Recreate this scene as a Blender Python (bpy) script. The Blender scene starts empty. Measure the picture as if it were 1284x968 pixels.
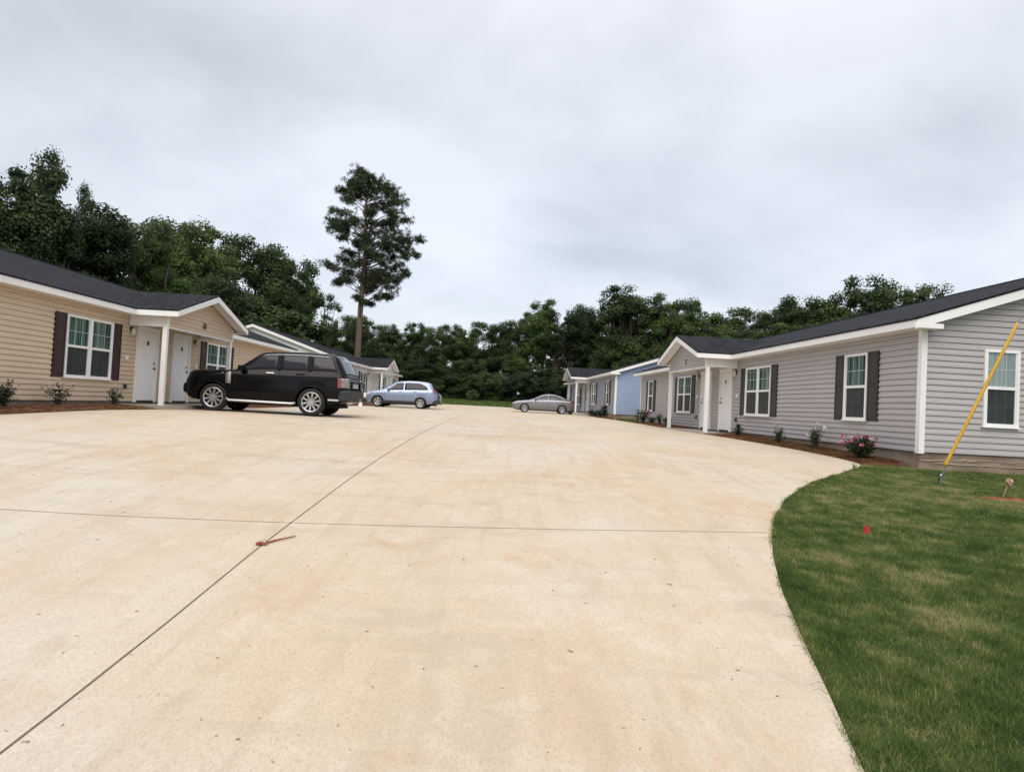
import bpy, bmesh, math, random
import numpy as np
from mathutils import Vector, Matrix
C = bpy.context.scene
COL = C.collection
R = math.radians
rng = np.random.default_rng(7)
random.seed(7)

# ---------------------------------------------------------------- camera
cam = bpy.data.cameras.new('camera'); camo = bpy.data.objects.new('camera', cam); COL.objects.link(camo)
C.camera = camo
cam.sensor_fit = 'HORIZONTAL'; cam.sensor_width = 36.0; cam.lens = 821.33 / 1284 * 36
cam.clip_start = 0.05; cam.clip_end = 3000
_p, _r = .0295, .052
fwd = Vector((0, math.cos(_p), math.sin(_p))); up0 = Vector((0, -math.sin(_p), math.cos(_p))); rt0 = Vector((1, 0, 0))
rt = rt0 * math.cos(_r) + up0 * math.sin(_r) ; up = -rt0 * math.sin(_r) + up0 * math.cos(_r)
camo.matrix_world = Matrix(((rt.x, up.x, -fwd.x, 0), (rt.y, up.y, -fwd.y, 0), (rt.z, up.z, -fwd.z, 0), (0, 0, 0, 1)))

# ---------------------------------------------------------------- world and sun (overcast)
SUN_EL, SUN_AZ = 50, 186          # azimuth clockwise from +Y
W = bpy.data.worlds.new('World'); C.world = W; W.use_nodes = True
nt = W.node_tree; N = nt.nodes; L = nt.links; N.clear()
def nn(nt, t, **k):
    n = nt.nodes.new(t)
    for a, b in k.items():
        if a == 'ins':
            for i, v in b.items(): n.inputs[i].default_value = v
        else: setattr(n, a, b)
    return n
out = nn(nt, 'ShaderNodeOutputWorld')
sky = nn(nt, 'ShaderNodeTexSky', sky_type='NISHITA', sun_disc=False, sun_elevation=R(SUN_EL), sun_rotation=R(SUN_AZ))
bg1 = nn(nt, 'ShaderNodeBackground', ins={1: .035})
tc = nn(nt, 'ShaderNodeTexCoord')
sep = nn(nt, 'ShaderNodeSeparateXYZ')
L.new(sky.outputs[0], bg1.inputs[0]); L.new(tc.outputs['Generated'], sep.inputs[0])
# project direction on a cloud plane
mz = nn(nt, 'ShaderNodeMath', operation='MAXIMUM', ins={1: .0}); L.new(sep.outputs[2], mz.inputs[0])
az = nn(nt, 'ShaderNodeMath', operation='ADD', ins={1: .55}); L.new(mz.outputs[0], az.inputs[0])
vd = nn(nt, 'ShaderNodeVectorMath', operation='SCALE')
iv = nn(nt, 'ShaderNodeMath', operation='DIVIDE', ins={0: 1.0}); L.new(az.outputs[0], iv.inputs[1])
L.new(tc.outputs['Generated'], vd.inputs[0]); L.new(iv.outputs[0], vd.inputs['Scale'])
mp = nn(nt, 'ShaderNodeMapping'); mp.inputs['Scale'].default_value = (1.0, 1.15, 1.0); mp.inputs['Rotation'].default_value = (0, 0, R(-35)); mp.inputs['Location'].default_value = (2.6, 1.2, 0)
L.new(vd.outputs[0], mp.inputs[0])
n1 = nn(nt, 'ShaderNodeTexNoise', ins={'Scale': 1.9, 'Detail': 6.0, 'Roughness': .5, 'Distortion': .15}); L.new(mp.outputs[0], n1.inputs[0])
cr = nn(nt, 'ShaderNodeValToRGB'); L.new(n1.outputs[0], cr.inputs[0])
cr.color_ramp.elements[0].position = .34; cr.color_ramp.elements[0].color = (.475, .49, .52, 1)
cr.color_ramp.elements[1].position = .60; cr.color_ramp.elements[1].color = (.70, .715, .755, 1)
e = cr.color_ramp.elements.new(.47); e.color = (.60, .615, .65, 1)
# overcast skies are brightest overhead
zr = nn(nt, 'ShaderNodeMapRange', ins={1: .45, 2: .9, 3: 1.0, 4: 1.6}); zr.clamp = True; L.new(sep.outputs[2], zr.inputs[0])
bg2 = nn(nt, 'ShaderNodeBackground'); L.new(cr.outputs[0], bg2.inputs[0]); L.new(zr.outputs[0], bg2.inputs[1])
add = nn(nt, 'ShaderNodeAddShader'); L.new(bg1.outputs[0], add.inputs[0]); L.new(bg2.outputs[0], add.inputs[1]); L.new(add.outputs[0], out.inputs[0])

sl = bpy.data.lights.new('sun', 'SUN'); sl.energy = 1.85; sl.angle = R(50); sl.color = (1, .92, .81)
so = bpy.data.objects.new('sun', sl); COL.objects.link(so)
_d = Vector((math.sin(R(SUN_AZ)) * math.cos(R(SUN_EL)), math.cos(R(SUN_AZ)) * math.cos(R(SUN_EL)), math.sin(R(SUN_EL))))
so.rotation_euler = _d.to_track_quat('Z', 'Y').to_euler(); so.location = _d * 60
vs = C.view_settings; C.display_settings.display_device = 'sRGB'
vs.view_transform = 'Standard'; vs.look = 'None'; vs.exposure = 0.14; vs.gamma = 1; vs.use_curve_mapping = False
C.render.engine = 'CYCLES'; C.cycles.max_bounces = 6; C.cycles.use_denoising = True
C.cycles.diffuse_bounces = 3; C.cycles.glossy_bounces = 3; C.cycles.transparent_max_bounces = 8; C.cycles.caustics_reflective = False

# ---------------------------------------------------------------- materials
def material(name, col, rough=.6, spec=.5, metal=0.0, var=0.0, vscale=3.0, col2=None, bump=0.0, bscale=40.0, coat=0.0, stretch=(1, 1, 1), emit=None, obj_rand=0.0):
    m = bpy.data.materials.new(name); m.use_nodes = True; t = m.node_tree; b = t.nodes['Principled BSDF']
    b.inputs['Roughness'].default_value = rough; b.inputs['Metallic'].default_value = metal
    b.inputs['Specular IOR Level'].default_value = spec; b.inputs['Coat Weight'].default_value = coat; b.inputs['Coat Roughness'].default_value = .04
    b.inputs['Base Color'].default_value = (*col, 1)
    tcn = nn(t, 'ShaderNodeTexCoord'); mpn = nn(t, 'ShaderNodeMapping'); mpn.inputs['Scale'].default_value = stretch
    t.links.new(tcn.outputs['Object'], mpn.inputs[0])
    if var or col2:
        ns = nn(t, 'ShaderNodeTexNoise', ins={'Scale': vscale, 'Detail': 5.0, 'Roughness': .6}); t.links.new(mpn.outputs[0], ns.inputs[0])
        r = nn(t, 'ShaderNodeValToRGB'); t.links.new(ns.outputs[0], r.inputs[0])
        c2 = col2 or tuple(min(1, c * (1 + var)) for c in col); c1 = col if col2 else tuple(c * (1 - var) for c in col)
        r.color_ramp.elements[0].position = .32; r.color_ramp.elements[0].color = (*c1, 1)
        r.color_ramp.elements[1].position = .68; r.color_ramp.elements[1].color = (*c2, 1)
        t.links.new(r.outputs[0], b.inputs['Base Color'])
    if bump:
        nb = nn(t, 'ShaderNodeTexNoise', ins={'Scale': bscale, 'Detail': 4.0}); t.links.new(mpn.outputs[0], nb.inputs[0])
        bp = nn(t, 'ShaderNodeBump', ins={'Strength': bump, 'Distance': .01}); t.links.new(nb.outputs[0], bp.inputs['Height']); t.links.new(bp.outputs[0], b.inputs['Normal'])
    return m
M = {}
M['white'] = material('white_trim', (.85, .84, .82), .5, var=.04, vscale=1.2)
M['door'] = material('door_paint', (.88, .875, .865), .4, var=.03)
M['foundation'] = material('foundation_concrete', (.19, .135, .095), .9, col2=(.33, .265, .205), vscale=2.2, bump=.5, bscale=25, stretch=(1, 1, 2))
M['slab'] = material('porch_concrete', (.42, .38, .32), .9, var=.15, vscale=2, bump=.3)
M['burgundy'] = material('burgundy_shutter', (.038, .016, .015), .5, var=.1)
M['charcoal'] = material('charcoal_shutter', (.034, .031, .031), .5, var=.1)
M['black_shutter'] = material('black_shutter', (.016, .016, .018), .45, var=.1)
M['dark'] = material('dark_metal', (.025, .022, .02), .5)
M['bronze'] = material('bronze_numeral', (.06, .045, .03), .5)
M['steel'] = material('brushed_steel', (.5, .5, .5), .3, metal=1)
M['lampglass'] = material('lamp_glass', (.7, .66, .55), .3)
M['joint'] = material('joint_filler', (.12, .095, .065), .95, var=.3, vscale=8)
M['screen'] = material('insect_screen', (.030, .034, .036), .45, spec=.35, var=.25, vscale=5, stretch=(1, 1, .4))
M['muntin'] = material('muntin', (.50, .55, .53), .5)
M['muntin_dim'] = material('muntin_behind_screen', (.075, .085, .088), .6)
def glass_mat(name, c1, c2):
    m = bpy.data.materials.new(name); m.use_nodes = True; t = m.node_tree; b = t.nodes['Principled BSDF']
    tcn = nn(t, 'ShaderNodeTexCoord'); mpn = nn(t, 'ShaderNodeMapping'); mpn.inputs['Scale'].default_value = (14, 14, .5); t.links.new(tcn.outputs['Object'], mpn.inputs[0])
    ns = nn(t, 'ShaderNodeTexNoise', ins={'Scale': 1.4, 'Detail': 1.0}); t.links.new(mpn.outputs[0], ns.inputs[0])  # vertical streaks in the base colour: curtain folds and painted-in reflections
    r = nn(t, 'ShaderNodeValToRGB'); r.color_ramp.elements[0].position = .42; r.color_ramp.elements[0].color = (*c1, 1); r.color_ramp.elements[1].position = .62; r.color_ramp.elements[1].color = (*c2, 1)
    t.links.new(ns.outputs[0], r.inputs[0]); t.links.new(r.outputs[0], b.inputs['Base Color'])
    b.inputs['Roughness'].default_value = .06; b.inputs['Specular IOR Level'].default_value = .7
    return m
M['glass'] = glass_mat('window_glass', (.018, .055, .045), (.13, .20, .175))
M['glass_pale'] = glass_mat('window_glass_with_blind', (.16, .22, .22), (.24, .31, .30))
M['glass_dark'] = glass_mat('window_glass_dark', (.022, .028, .030), (.05, .06, .06))
def shingle_mat():
    m = bpy.data.materials.new('asphalt_shingles'); m.use_nodes = True; t = m.node_tree; b = t.nodes['Principled BSDF']
    tcn = nn(t, 'ShaderNodeTexCoord')
    mpn = nn(t, 'ShaderNodeMapping'); mpn.inputs['Rotation'].default_value = (0, 0, R(90)); t.links.new(tcn.outputs['Object'], mpn.inputs[0])
    br = nn(t, 'ShaderNodeTexBrick', ins={'Scale': 1.0, 'Mortar Size': .012, 'Brick Width': .31, 'Row Height': .14, 'Color1': (.012, .012, .015, 1), 'Color2': (.026, .026, .031, 1), 'Mortar': (.007, .007, .009, 1), 'Bias': 0.0})
    t.links.new(mpn.outputs[0], br.inputs[0])
    ns = nn(t, 'ShaderNodeTexNoise', ins={'Scale': 22.0, 'Detail': 6.0, 'Roughness': .7}); t.links.new(tcn.outputs['Object'], ns.inputs[0])
    n2 = nn(t, 'ShaderNodeTexNoise', ins={'Scale': .8, 'Detail': 4.0}); t.links.new(tcn.outputs['Object'], n2.inputs[0])
    mr = nn(t, 'ShaderNodeMapRange', ins={1: .35, 2: .65, 3: .35, 4: 1.7}); t.links.new(ns.outputs[0], mr.inputs[0])
    m2 = nn(t, 'ShaderNodeMapRange', ins={1: .3, 2: .7, 3: .85, 4: 1.2}); t.links.new(n2.outputs[0], m2.inputs[0])
    mm = nn(t, 'ShaderNodeMath', operation='MULTIPLY'); t.links.new(mr.outputs[0], mm.inputs[0]); t.links.new(m2.outputs[0], mm.inputs[1])
    sc = nn(t, 'ShaderNodeVectorMath', operation='SCALE'); t.links.new(br.outputs[0], sc.inputs[0]); t.links.new(mm.outputs[0], sc.inputs['Scale'])
    t.links.new(sc.outputs[0], b.inputs['Base Color']); b.inputs['Roughness'].default_value = .95; b.inputs['Specular IOR Level'].default_value = .2
    bp = nn(t, 'ShaderNodeBump', ins={'Strength': .6, 'Distance': .02}); t.links.new(br.outputs['Fac'], bp.inputs['Height']); bp.invert = True; t.links.new(bp.outputs[0], b.inputs['Normal'])
    return m
M['shingle'] = shingle_mat()
def siding_mat(name, col):
    return material(name, col, .45, spec=.4, var=.045, vscale=1.3, bump=.12, bscale=30, stretch=(1, 1, 6))
M['sid_beige'] = siding_mat('beige_siding', (.64, .505, .365))
M['sid_grey'] = siding_mat('grey_siding', (.45, .425, .425))
M['sid_white'] = siding_mat('white_siding', (.78, .79, .78))
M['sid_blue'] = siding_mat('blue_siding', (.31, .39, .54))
M['sid_blue_warmlit'] = siding_mat('blue_siding_warm_bounce', (.33, .355, .40))  # same blue vinyl, greyed to paint in warm bounce light on the front

def concrete_mat():
    m = bpy.data.materials.new('driveway_concrete'); m.use_nodes = True; t = m.node_tree; b = t.nodes['Principled BSDF']; lk = t.links.new
    tcn = nn(t, 'ShaderNodeTexCoord'); P = tcn.outputs['Object']
    def noise(scale, detail=4, st=(1, 1, 1), dist=0.0, rot=0, loc=(0, 0, 0)):
        mp = nn(t, 'ShaderNodeMapping'); mp.inputs['Scale'].default_value = st; mp.inputs['Rotation'].default_value = (0, 0, R(rot)); mp.inputs['Location'].default_value = loc; lk(P, mp.inputs[0])
        n = nn(t, 'ShaderNodeTexNoise', ins={'Scale': scale, 'Detail': float(detail), 'Roughness': .6, 'Distortion': dist}); lk(mp.outputs[0], n.inputs[0]); return n.outputs[0]
    def mix(fac, a, c, lo, hi, amt=1.0, mode='MIX'):
        mr = nn(t, 'ShaderNodeMapRange', ins={1: lo, 2: hi, 3: 0.0, 4: amt}); lk(fac, mr.inputs[0])
        x = nn(t, 'ShaderNodeMixRGB', blend_type=mode); lk(mr.outputs[0], x.inputs[0]); lk(a, x.inputs[1])
        if isinstance(c, tuple): x.inputs[2].default_value = (*c, 1)
        else: lk(c, x.inputs[2])
        return x.outputs[0]
    base = nn(t, 'ShaderNodeRGB'); base.outputs[0].default_value = (.60, .50, .375, 1); c = base.outputs[0]
    c = mix(noise(.22, 5, (1, .55, 1), .6), c, (.60, .545, .47), .42, .62)            # greyer pours
    c = mix(noise(.45, 6, (1, .45, 1), .8, loc=(7, 3, 0)), c, (.56, .405, .265), .47, .68, .75)    # clay tint
    c = mix(noise(.9, 6, (1.6, .4, 1), 1.0, loc=(2, 9, 0)), c, (.43, .34, .225), .56, .74, .6)  # dirty streaks
    c = mix(noise(1.5, 6, (1, .6, 1), .9, loc=(12, 1, 0)), c, (.53, .33, .19), .58, .74, .55)     # orange stains
    c = mix(noise(.7, 5, (.5, 1.5, 1), .4, loc=(21, 5, 0)), c, (.43, .365, .28), .56, .66, .45) # old damp patches
    c = mix(noise(3.2, 7, (1, 1, 1), .5, loc=(4, 4, 0)), c, (.68, .60, .49), .50, .75, .6)
    c = mix(noise(2.6, 7, (2.2, .12, 1), .3, loc=(3, 8, 0)), c, (.46, .37, .26), .50, .72, .45)
    c = mix(noise(9, 7, (1.4, .35, 1), .6, loc=(9, 8, 0)), c, (.46, .36, .24), .56, .78, .4)
    c = mix(noise(1.1, 5, (.35, 2.0, 1), .5, loc=(5, 2, 0)), c, (.44, .36, .26), .56, .74, .45)
    c = mix(noise(38, 4), c, (.42, .34, .235), .52, .78, .45)
    c = mix(noise(120, 2, (1, .3, 1)), c, (.38, .305, .215), .46, .72, .55)             # broom finish
    sp = noise(11, 2, loc=(1, 5, 0)); c = mix(sp, c, (.17, .12, .08), .72, .76, .8)   # specks
    lk(c, b.inputs['Base Color']); b.inputs['Roughness'].default_value = .92; b.inputs['Specular IOR Level'].default_value = .25
    h = noise(170, 3, (1, .3, 1)); bp = nn(t, 'ShaderNodeBump', ins={'Strength': .6, 'Distance': .005}); lk(h, bp.inputs['Height']); lk(bp.outputs[0], b.inputs['Normal'])
    return m
M['concrete'] = concrete_mat()
def soil_mat(name, stops, scale=1.5, bump=.8, bscale=30.0, st=(1, 1, 1), fine=25.0):
    m = bpy.data.materials.new(name); m.use_nodes = True; t = m.node_tree; b = t.nodes['Principled BSDF']; lk = t.links.new
    tcn = nn(t, 'ShaderNodeTexCoord'); mp = nn(t, 'ShaderNodeMapping'); mp.inputs['Scale'].default_value = st; lk(tcn.outputs['Object'], mp.inputs[0])
    a = nn(t, 'ShaderNodeTexNoise', ins={'Scale': scale, 'Detail': 6.0, 'Roughness': .65}); lk(mp.outputs[0], a.inputs[0])
    f = nn(t, 'ShaderNodeTexNoise', ins={'Scale': fine, 'Detail': 4.0}); lk(mp.outputs[0], f.inputs[0])
    ad = nn(t, 'ShaderNodeMath', operation='MULTIPLY_ADD', ins={1: .55, 2: -.27}); lk(f.outputs[0], ad.inputs[0])
    a2 = nn(t, 'ShaderNodeMath', operation='ADD'); lk(a.outputs[0], a2.inputs[0]); lk(ad.outputs[0], a2.inputs[1])
    r = nn(t, 'ShaderNodeValToRGB'); lk(a2.outputs[0], r.inputs[0])
    els = r.color_ramp.elements
    els[0].position, els[0].color = stops[0][0], (*stops[0][1], 1); els[1].position, els[1].color = stops[-1][0], (*stops[-1][1], 1)
    for p, c in stops[1:-1]: e = els.new(p); e.color = (*c, 1)
    lk(r.outputs[0], b.inputs['Base Color']); b.inputs['Roughness'].default_value = .95; b.inputs['Specular IOR Level'].default_value = .15
    nb = nn(t, 'ShaderNodeTexNoise', ins={'Scale': bscale, 'Detail': 5.0}); lk(mp.outputs[0], nb.inputs[0])
    bp = nn(t, 'ShaderNodeBump', ins={'Strength': bump, 'Distance': .03}); lk(nb.outputs[0], bp.inputs['Height']); lk(bp.outputs[0], b.inputs['Normal'])
    return m
M['soil'] = soil_mat('lawn_soil', [(.3, (.035, .055, .018)), (.5, (.058, .085, .028)), (.66, (.10, .115, .045)), (.82, (.14, .12, .06))])
M['mulch'] = soil_mat('pine_straw_mulch', [(.3, (.055, .022, .012)), (.5, (.14, .055, .028)), (.65, (.21, .10, .05)), (.8, (.30, .19, .10))], scale=5, bump=1, bscale=60)
M['clay'] = soil_mat('red_clay', [(.3, (.16, .045, .02)), (.55, (.33, .10, .045)), (.8, (.42, .2, .11))], scale=6)
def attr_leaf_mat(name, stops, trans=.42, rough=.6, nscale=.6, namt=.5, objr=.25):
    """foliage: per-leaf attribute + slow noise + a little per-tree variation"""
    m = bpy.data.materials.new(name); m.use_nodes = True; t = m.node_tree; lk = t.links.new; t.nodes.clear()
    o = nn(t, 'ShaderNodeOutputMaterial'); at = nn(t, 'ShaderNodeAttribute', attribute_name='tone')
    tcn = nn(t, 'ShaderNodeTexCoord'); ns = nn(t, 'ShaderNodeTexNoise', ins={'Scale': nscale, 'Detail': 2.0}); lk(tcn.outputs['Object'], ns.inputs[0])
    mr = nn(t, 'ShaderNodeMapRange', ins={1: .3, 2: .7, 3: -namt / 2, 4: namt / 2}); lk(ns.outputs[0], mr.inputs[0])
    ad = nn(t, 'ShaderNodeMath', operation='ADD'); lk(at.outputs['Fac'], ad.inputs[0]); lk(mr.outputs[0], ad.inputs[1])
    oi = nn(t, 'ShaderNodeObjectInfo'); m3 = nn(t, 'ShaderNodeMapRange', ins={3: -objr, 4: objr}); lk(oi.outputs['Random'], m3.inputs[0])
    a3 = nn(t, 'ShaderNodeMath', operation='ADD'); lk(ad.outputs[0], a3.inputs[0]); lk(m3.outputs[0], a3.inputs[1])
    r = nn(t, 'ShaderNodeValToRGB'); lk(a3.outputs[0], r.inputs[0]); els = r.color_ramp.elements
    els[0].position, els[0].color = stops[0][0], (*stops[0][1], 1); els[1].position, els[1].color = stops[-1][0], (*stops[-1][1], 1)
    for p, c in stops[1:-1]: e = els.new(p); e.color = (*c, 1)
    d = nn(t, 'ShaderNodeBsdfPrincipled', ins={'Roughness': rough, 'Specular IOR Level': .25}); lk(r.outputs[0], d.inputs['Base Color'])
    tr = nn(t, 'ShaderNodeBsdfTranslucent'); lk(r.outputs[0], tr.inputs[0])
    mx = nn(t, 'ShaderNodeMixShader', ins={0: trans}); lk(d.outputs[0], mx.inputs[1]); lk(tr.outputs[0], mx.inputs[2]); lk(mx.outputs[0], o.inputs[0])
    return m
M['grass'] = attr_leaf_mat('grass_blades', [(0, (.038, .074, .018)), (.35, (.086, .15, .034)), (.6, (.155, .21, .052)), (.8, (.25, .27, .09)), (1, (.44, .39, .19))], nscale=4.5, namt=.55, objr=0)
M['leaf'] = attr_leaf_mat('broad_leaves', [(0, (.030, .048, .018)), (.45, (.070, .108, .038)), (.8, (.13, .185, .058)), (1, (.18, .235, .075))], nscale=.45, namt=.5, objr=.22)
M['leaf_light'] = attr_leaf_mat('bright_leaves', [(0, (.035, .06, .018)), (.5, (.08, .135, .036)), (.85, (.14, .21, .055)), (1, (.20, .26, .08))], nscale=.45, namt=.4, objr=.1)
M['needles'] = attr_leaf_mat('pine_needles', [(0, (.022, .032, .015)), (.5, (.046, .066, .027)), (1, (.09, .12, .045))], trans=.1, nscale=.5, namt=.4, objr=0)
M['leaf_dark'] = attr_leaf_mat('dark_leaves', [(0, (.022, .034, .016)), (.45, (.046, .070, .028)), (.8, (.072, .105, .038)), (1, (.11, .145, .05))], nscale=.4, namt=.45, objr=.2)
M['shrubleaf'] = attr_leaf_mat('shrub_leaves', [(0, (.010, .024, .010)), (.5, (.024, .050, .018)), (1, (.08, .13, .05))], nscale=4, namt=.3, objr=.1)
M['paleleaf'] = attr_leaf_mat('pale_bush_leaves', [(0, (.03, .05, .02)), (.5, (.07, .11, .05)), (1, (.2, .24, .14))], nscale=4, namt=.3, objr=0)
M['bark'] = material('bark', (.075, .06, .048), .95, col2=(.16, .13, .105), vscale=6, bump=1, bscale=12, stretch=(3, 3, .6))
M['pinebark'] = material('pine_bark', (.095, .065, .05), .95, col2=(.20, .145, .115), vscale=5, bump=1, bscale=10, stretch=(3, 3, .7))
M['stem'] = material('stem', (.06, .05, .03), .9)
M['petal'] = material('rose_petal', (.34, .03, .08), .5, col2=(.60, .16, .24), vscale=30)
M['petal_white'] = material('white_petal', (.7, .7, .66), .5)

# ---------------------------------------------------------------- mesh helpers
class MB:
    def __init__(s): s.v = []; s.f = []; s.m = []
    def add(s, vs, fs, mi=0):
        o = len(s.v); s.v += [tuple(v) for v in vs]; s.f += [tuple(i + o for i in f) for f in fs]; s.m += [mi] * len(fs)
    def box(s, x0, x1, y0, y1, z0, z1, mi=0, T=None):
        v = [(x, y, z) for z in (z0, z1) for y in (y0, y1) for x in (x0, x1)]
        if T: v = [T(*p) for p in v]
        s.add(v, [(0, 2, 3, 1), (4, 5, 7, 6), (0, 1, 5, 4), (2, 6, 7, 3), (0, 4, 6, 2), (1, 3, 7, 5)], mi)
    def tube(s, pts, rad, n=8, cap=True, mi=0):
        pts = [Vector(p) for p in pts]; rad = rad if hasattr(rad, '__len__') else [rad] * len(pts); vs = []
        for i, p in enumerate(pts):
            d = (pts[min(i + 1, len(pts) - 1)] - pts[max(i - 1, 0)]).normalized()
            a = d.orthogonal().normalized() if abs(d.z) > .99 else d.cross(Vector((0, 0, 1))).normalized(); b = d.cross(a)
            for k in range(n):
                t = 2 * math.pi * k / n; vs.append(p + a * math.cos(t) * rad[i] + b * math.sin(t) * rad[i])
        fs = [(i * n + k, i * n + (k + 1) % n, (i + 1) * n + (k + 1) % n, (i + 1) * n + k) for i in range(len(pts) - 1) for k in range(n)]
        if cap: fs += [tuple(range(n))[::-1], tuple((len(pts) - 1) * n + k for k in range(n))]
        s.add(vs, fs, mi)
    def prism(s, poly, f, mi=0):
        """poly: 2d points; f(p, side) -> 3d for side 0/1"""
        n = len(poly); v = [f(p, 0) for p in poly] + [f(p, 1) for p in poly]
        s.add(v, [tuple(range(n))[::-1], tuple(range(n, 2 * n))] + [(i, (i + 1) % n, n + (i + 1) % n, n + i) for i in range(n)], mi)
    def lathe(s, prof, center, axis='y', n=32, mi=0):
        cx, cy, cz = center; vs = []
        for k in range(n):
            t = 2 * math.pi * k / n
            for r, a in prof: vs.append((cx + r * math.cos(t), cy + a, cz + r * math.sin(t)))
        m = len(prof); s.add(vs, [(k * m + j, ((k + 1) % n) * m + j, ((k + 1) % n) * m + j + 1, k * m + j + 1) for k in range(n) for j in range(m - 1)], mi)
    def build(s, name, mat, parent=None, smooth=False, bevel=0, fixn=False):
        me = bpy.data.meshes.new(name); me.from_pydata(s.v, [], s.f)
        mats = mat if isinstance(mat, (list, tuple)) else [mat]
        for m in mats: me.materials.append(m)
        if len(mats) > 1: me.polygons.foreach_set('material_index', s.m)
        if fixn:
            bm = bmesh.new(); bm.from_mesh(me); bmesh.ops.recalc_face_normals(bm, faces=bm.faces); bm.to_mesh(me); bm.free()
        if smooth: me.polygons.foreach_set('use_smooth', [True] * len(me.polygons))
        me.update()
        o = bpy.data.objects.new(name, me); COL.objects.link(o); o.parent = parent
        if bevel:
            b = o.modifiers.new('bevel', 'BEVEL'); b.width = bevel; b.segments = 2; b.limit_method = 'ANGLE'
        return o
def tag(o, label=None, cat=None, group=None, kind=None):
    if label: o['label'] = label
    if cat: o['category'] = cat
    if group: o['group'] = group
    if kind: o['kind'] = kind
    return o
def empty(name, loc, rz=0.0, **k):
    o = bpy.data.objects.new(name, None); COL.objects.link(o); o.location = loc; o.rotation_euler = (0, 0, rz); o.empty_display_size = .2
    return tag(o, **k)
def copy_tree(o, parent=None):
    c = o.copy(); COL.objects.link(c); c.parent = parent
    for ch in list(o.children): copy_tree(ch, c)
    return c
def numpy_mesh(name, V, nper, mat, parent=None, tone=None, tri=False):
    """V: (N*nper,3) verts; every face has nper verts"""
    me = bpy.data.meshes.new(name); n = len(V); nf = n // nper
    me.vertices.add(n); me.vertices.foreach_set('co', np.ascontiguousarray(V, np.float32).ravel())
    me.loops.add(n); me.loops.foreach_set('vertex_index', np.arange(n, dtype=np.int32))
    me.polygons.add(nf); me.polygons.foreach_set('loop_start', np.arange(0, n, nper, dtype=np.int32))
    try: me.polygons.foreach_set('loop_total', np.full(nf, nper, np.int32))
    except Exception: pass
    me.materials.append(mat); me.update(calc_edges=True); me.validate()
    if tone is not None:
        a = me.attributes.new('tone', 'FLOAT', 'FACE'); a.data.foreach_set('value', np.ascontiguousarray(tone, np.float32))
    o = bpy.data.objects.new(name, me); COL.objects.link(o); o.parent = parent
    return o

# ---------------------------------------------------------------- ground height
GY = np.array([-60, -20, 0, 2.7, 3.8, 5.5, 6.5, 9, 12, 15, 19.2, 25, 32, 40, 49, 56, 62, 68, 78, 95, 130, 1500], float)
GZ = np.array([-1.9, -1.75, -1.66, -1.52, -1.43, -1.26, -1.18, -1.0, -.85, -.74, -.645, -.58, -.54, -.515, -.46, -.36, -.2, .15, .75, 1.5, 2.2, 6.0], float)
_h = np.diff(GY); _dd = np.diff(GZ) / _h; _m = np.zeros(len(GY))
for _i in range(1, len(GY) - 1):
    w1 = 2 * _h[_i] + _h[_i - 1]; w2 = _h[_i] + 2 * _h[_i - 1]
    _m[_i] = 0 if _dd[_i - 1] * _dd[_i] <= 0 else (w1 + w2) / (w1 / _dd[_i - 1] + w2 / _dd[_i])
_m[0] = _dd[0]; _m[-1] = _dd[-1]
def Gy(t):
    t = np.asarray(t, float); i = np.clip(np.searchsorted(GY, t) - 1, 0, len(_h) - 1); u = (t - GY[i]) / _h[i]
    return (2 * u**3 - 3 * u**2 + 1) * GZ[i] + (u**3 - 2 * u**2 + u) * _h[i] * _m[i] + (-2 * u**3 + 3 * u**2) * GZ[i + 1] + (u**3 - u**2) * _h[i] * _m[i + 1]
def G(x, y):
    x = np.asarray(x, float); y = np.asarray(y, float)
    u = np.clip((-x - 3) / 6.0, 0, 1); u = u * u * (3 - 2 * u)
    c = np.interp(y, [0, 5, 9, 12, 15.5, 19, 25], [.05, .12, .19, .18, .13, .035, 0])
    return Gy(y) + c * u
g1 = lambda x, y: float(G(x, y))

RE = [(-20, 1.2), (-3, 1.2), (1, 1.25), (2.0, 1.42), (2.92, 1.62), (3.55, 1.78), (4.24, 1.94), (5.05, 2.14), (5.84, 2.39), (6.67, 2.7), (7.38, 3.01), (8.58, 3.64), (9.5, 4.25), (10.25, 4.77), (11.42, 5.8), (12.0, 6.25), (12.4, 6.62), (12.7, 6.85), (13.0, 6.98), (13.4, 7.06), (14.2, 7.10), (14.81, 7.05), (15.9, 6.97), (17.74, 6.75), (19.41, 6.6), (21.62, 6.33), (24, 6.1), (31, 6.0), (38.39, 5.93), (48.48, 5.59), (52.5, 5.22), (56, 4.3), (60.5, 1.6), (61.6, 0)]
REy = np.array([p[0] for p in RE]); REx = np.array([p[1] for p in RE])
def redge(y): return np.interp(y, REy, REx)
def ledge(y): return np.interp(y, [-20, 0, 5, 9, 12.1, 13.5, 15.5, 17.2, 17.6, 23.4, 24, 38, 43, 60, 61.6], [-16, -14, -12, -10, -9.45, -9.42, -9.40, -9.42, -9.5, -9.5, -9.3, -9.3, -9.4, -9.3, -8.4])

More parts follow.
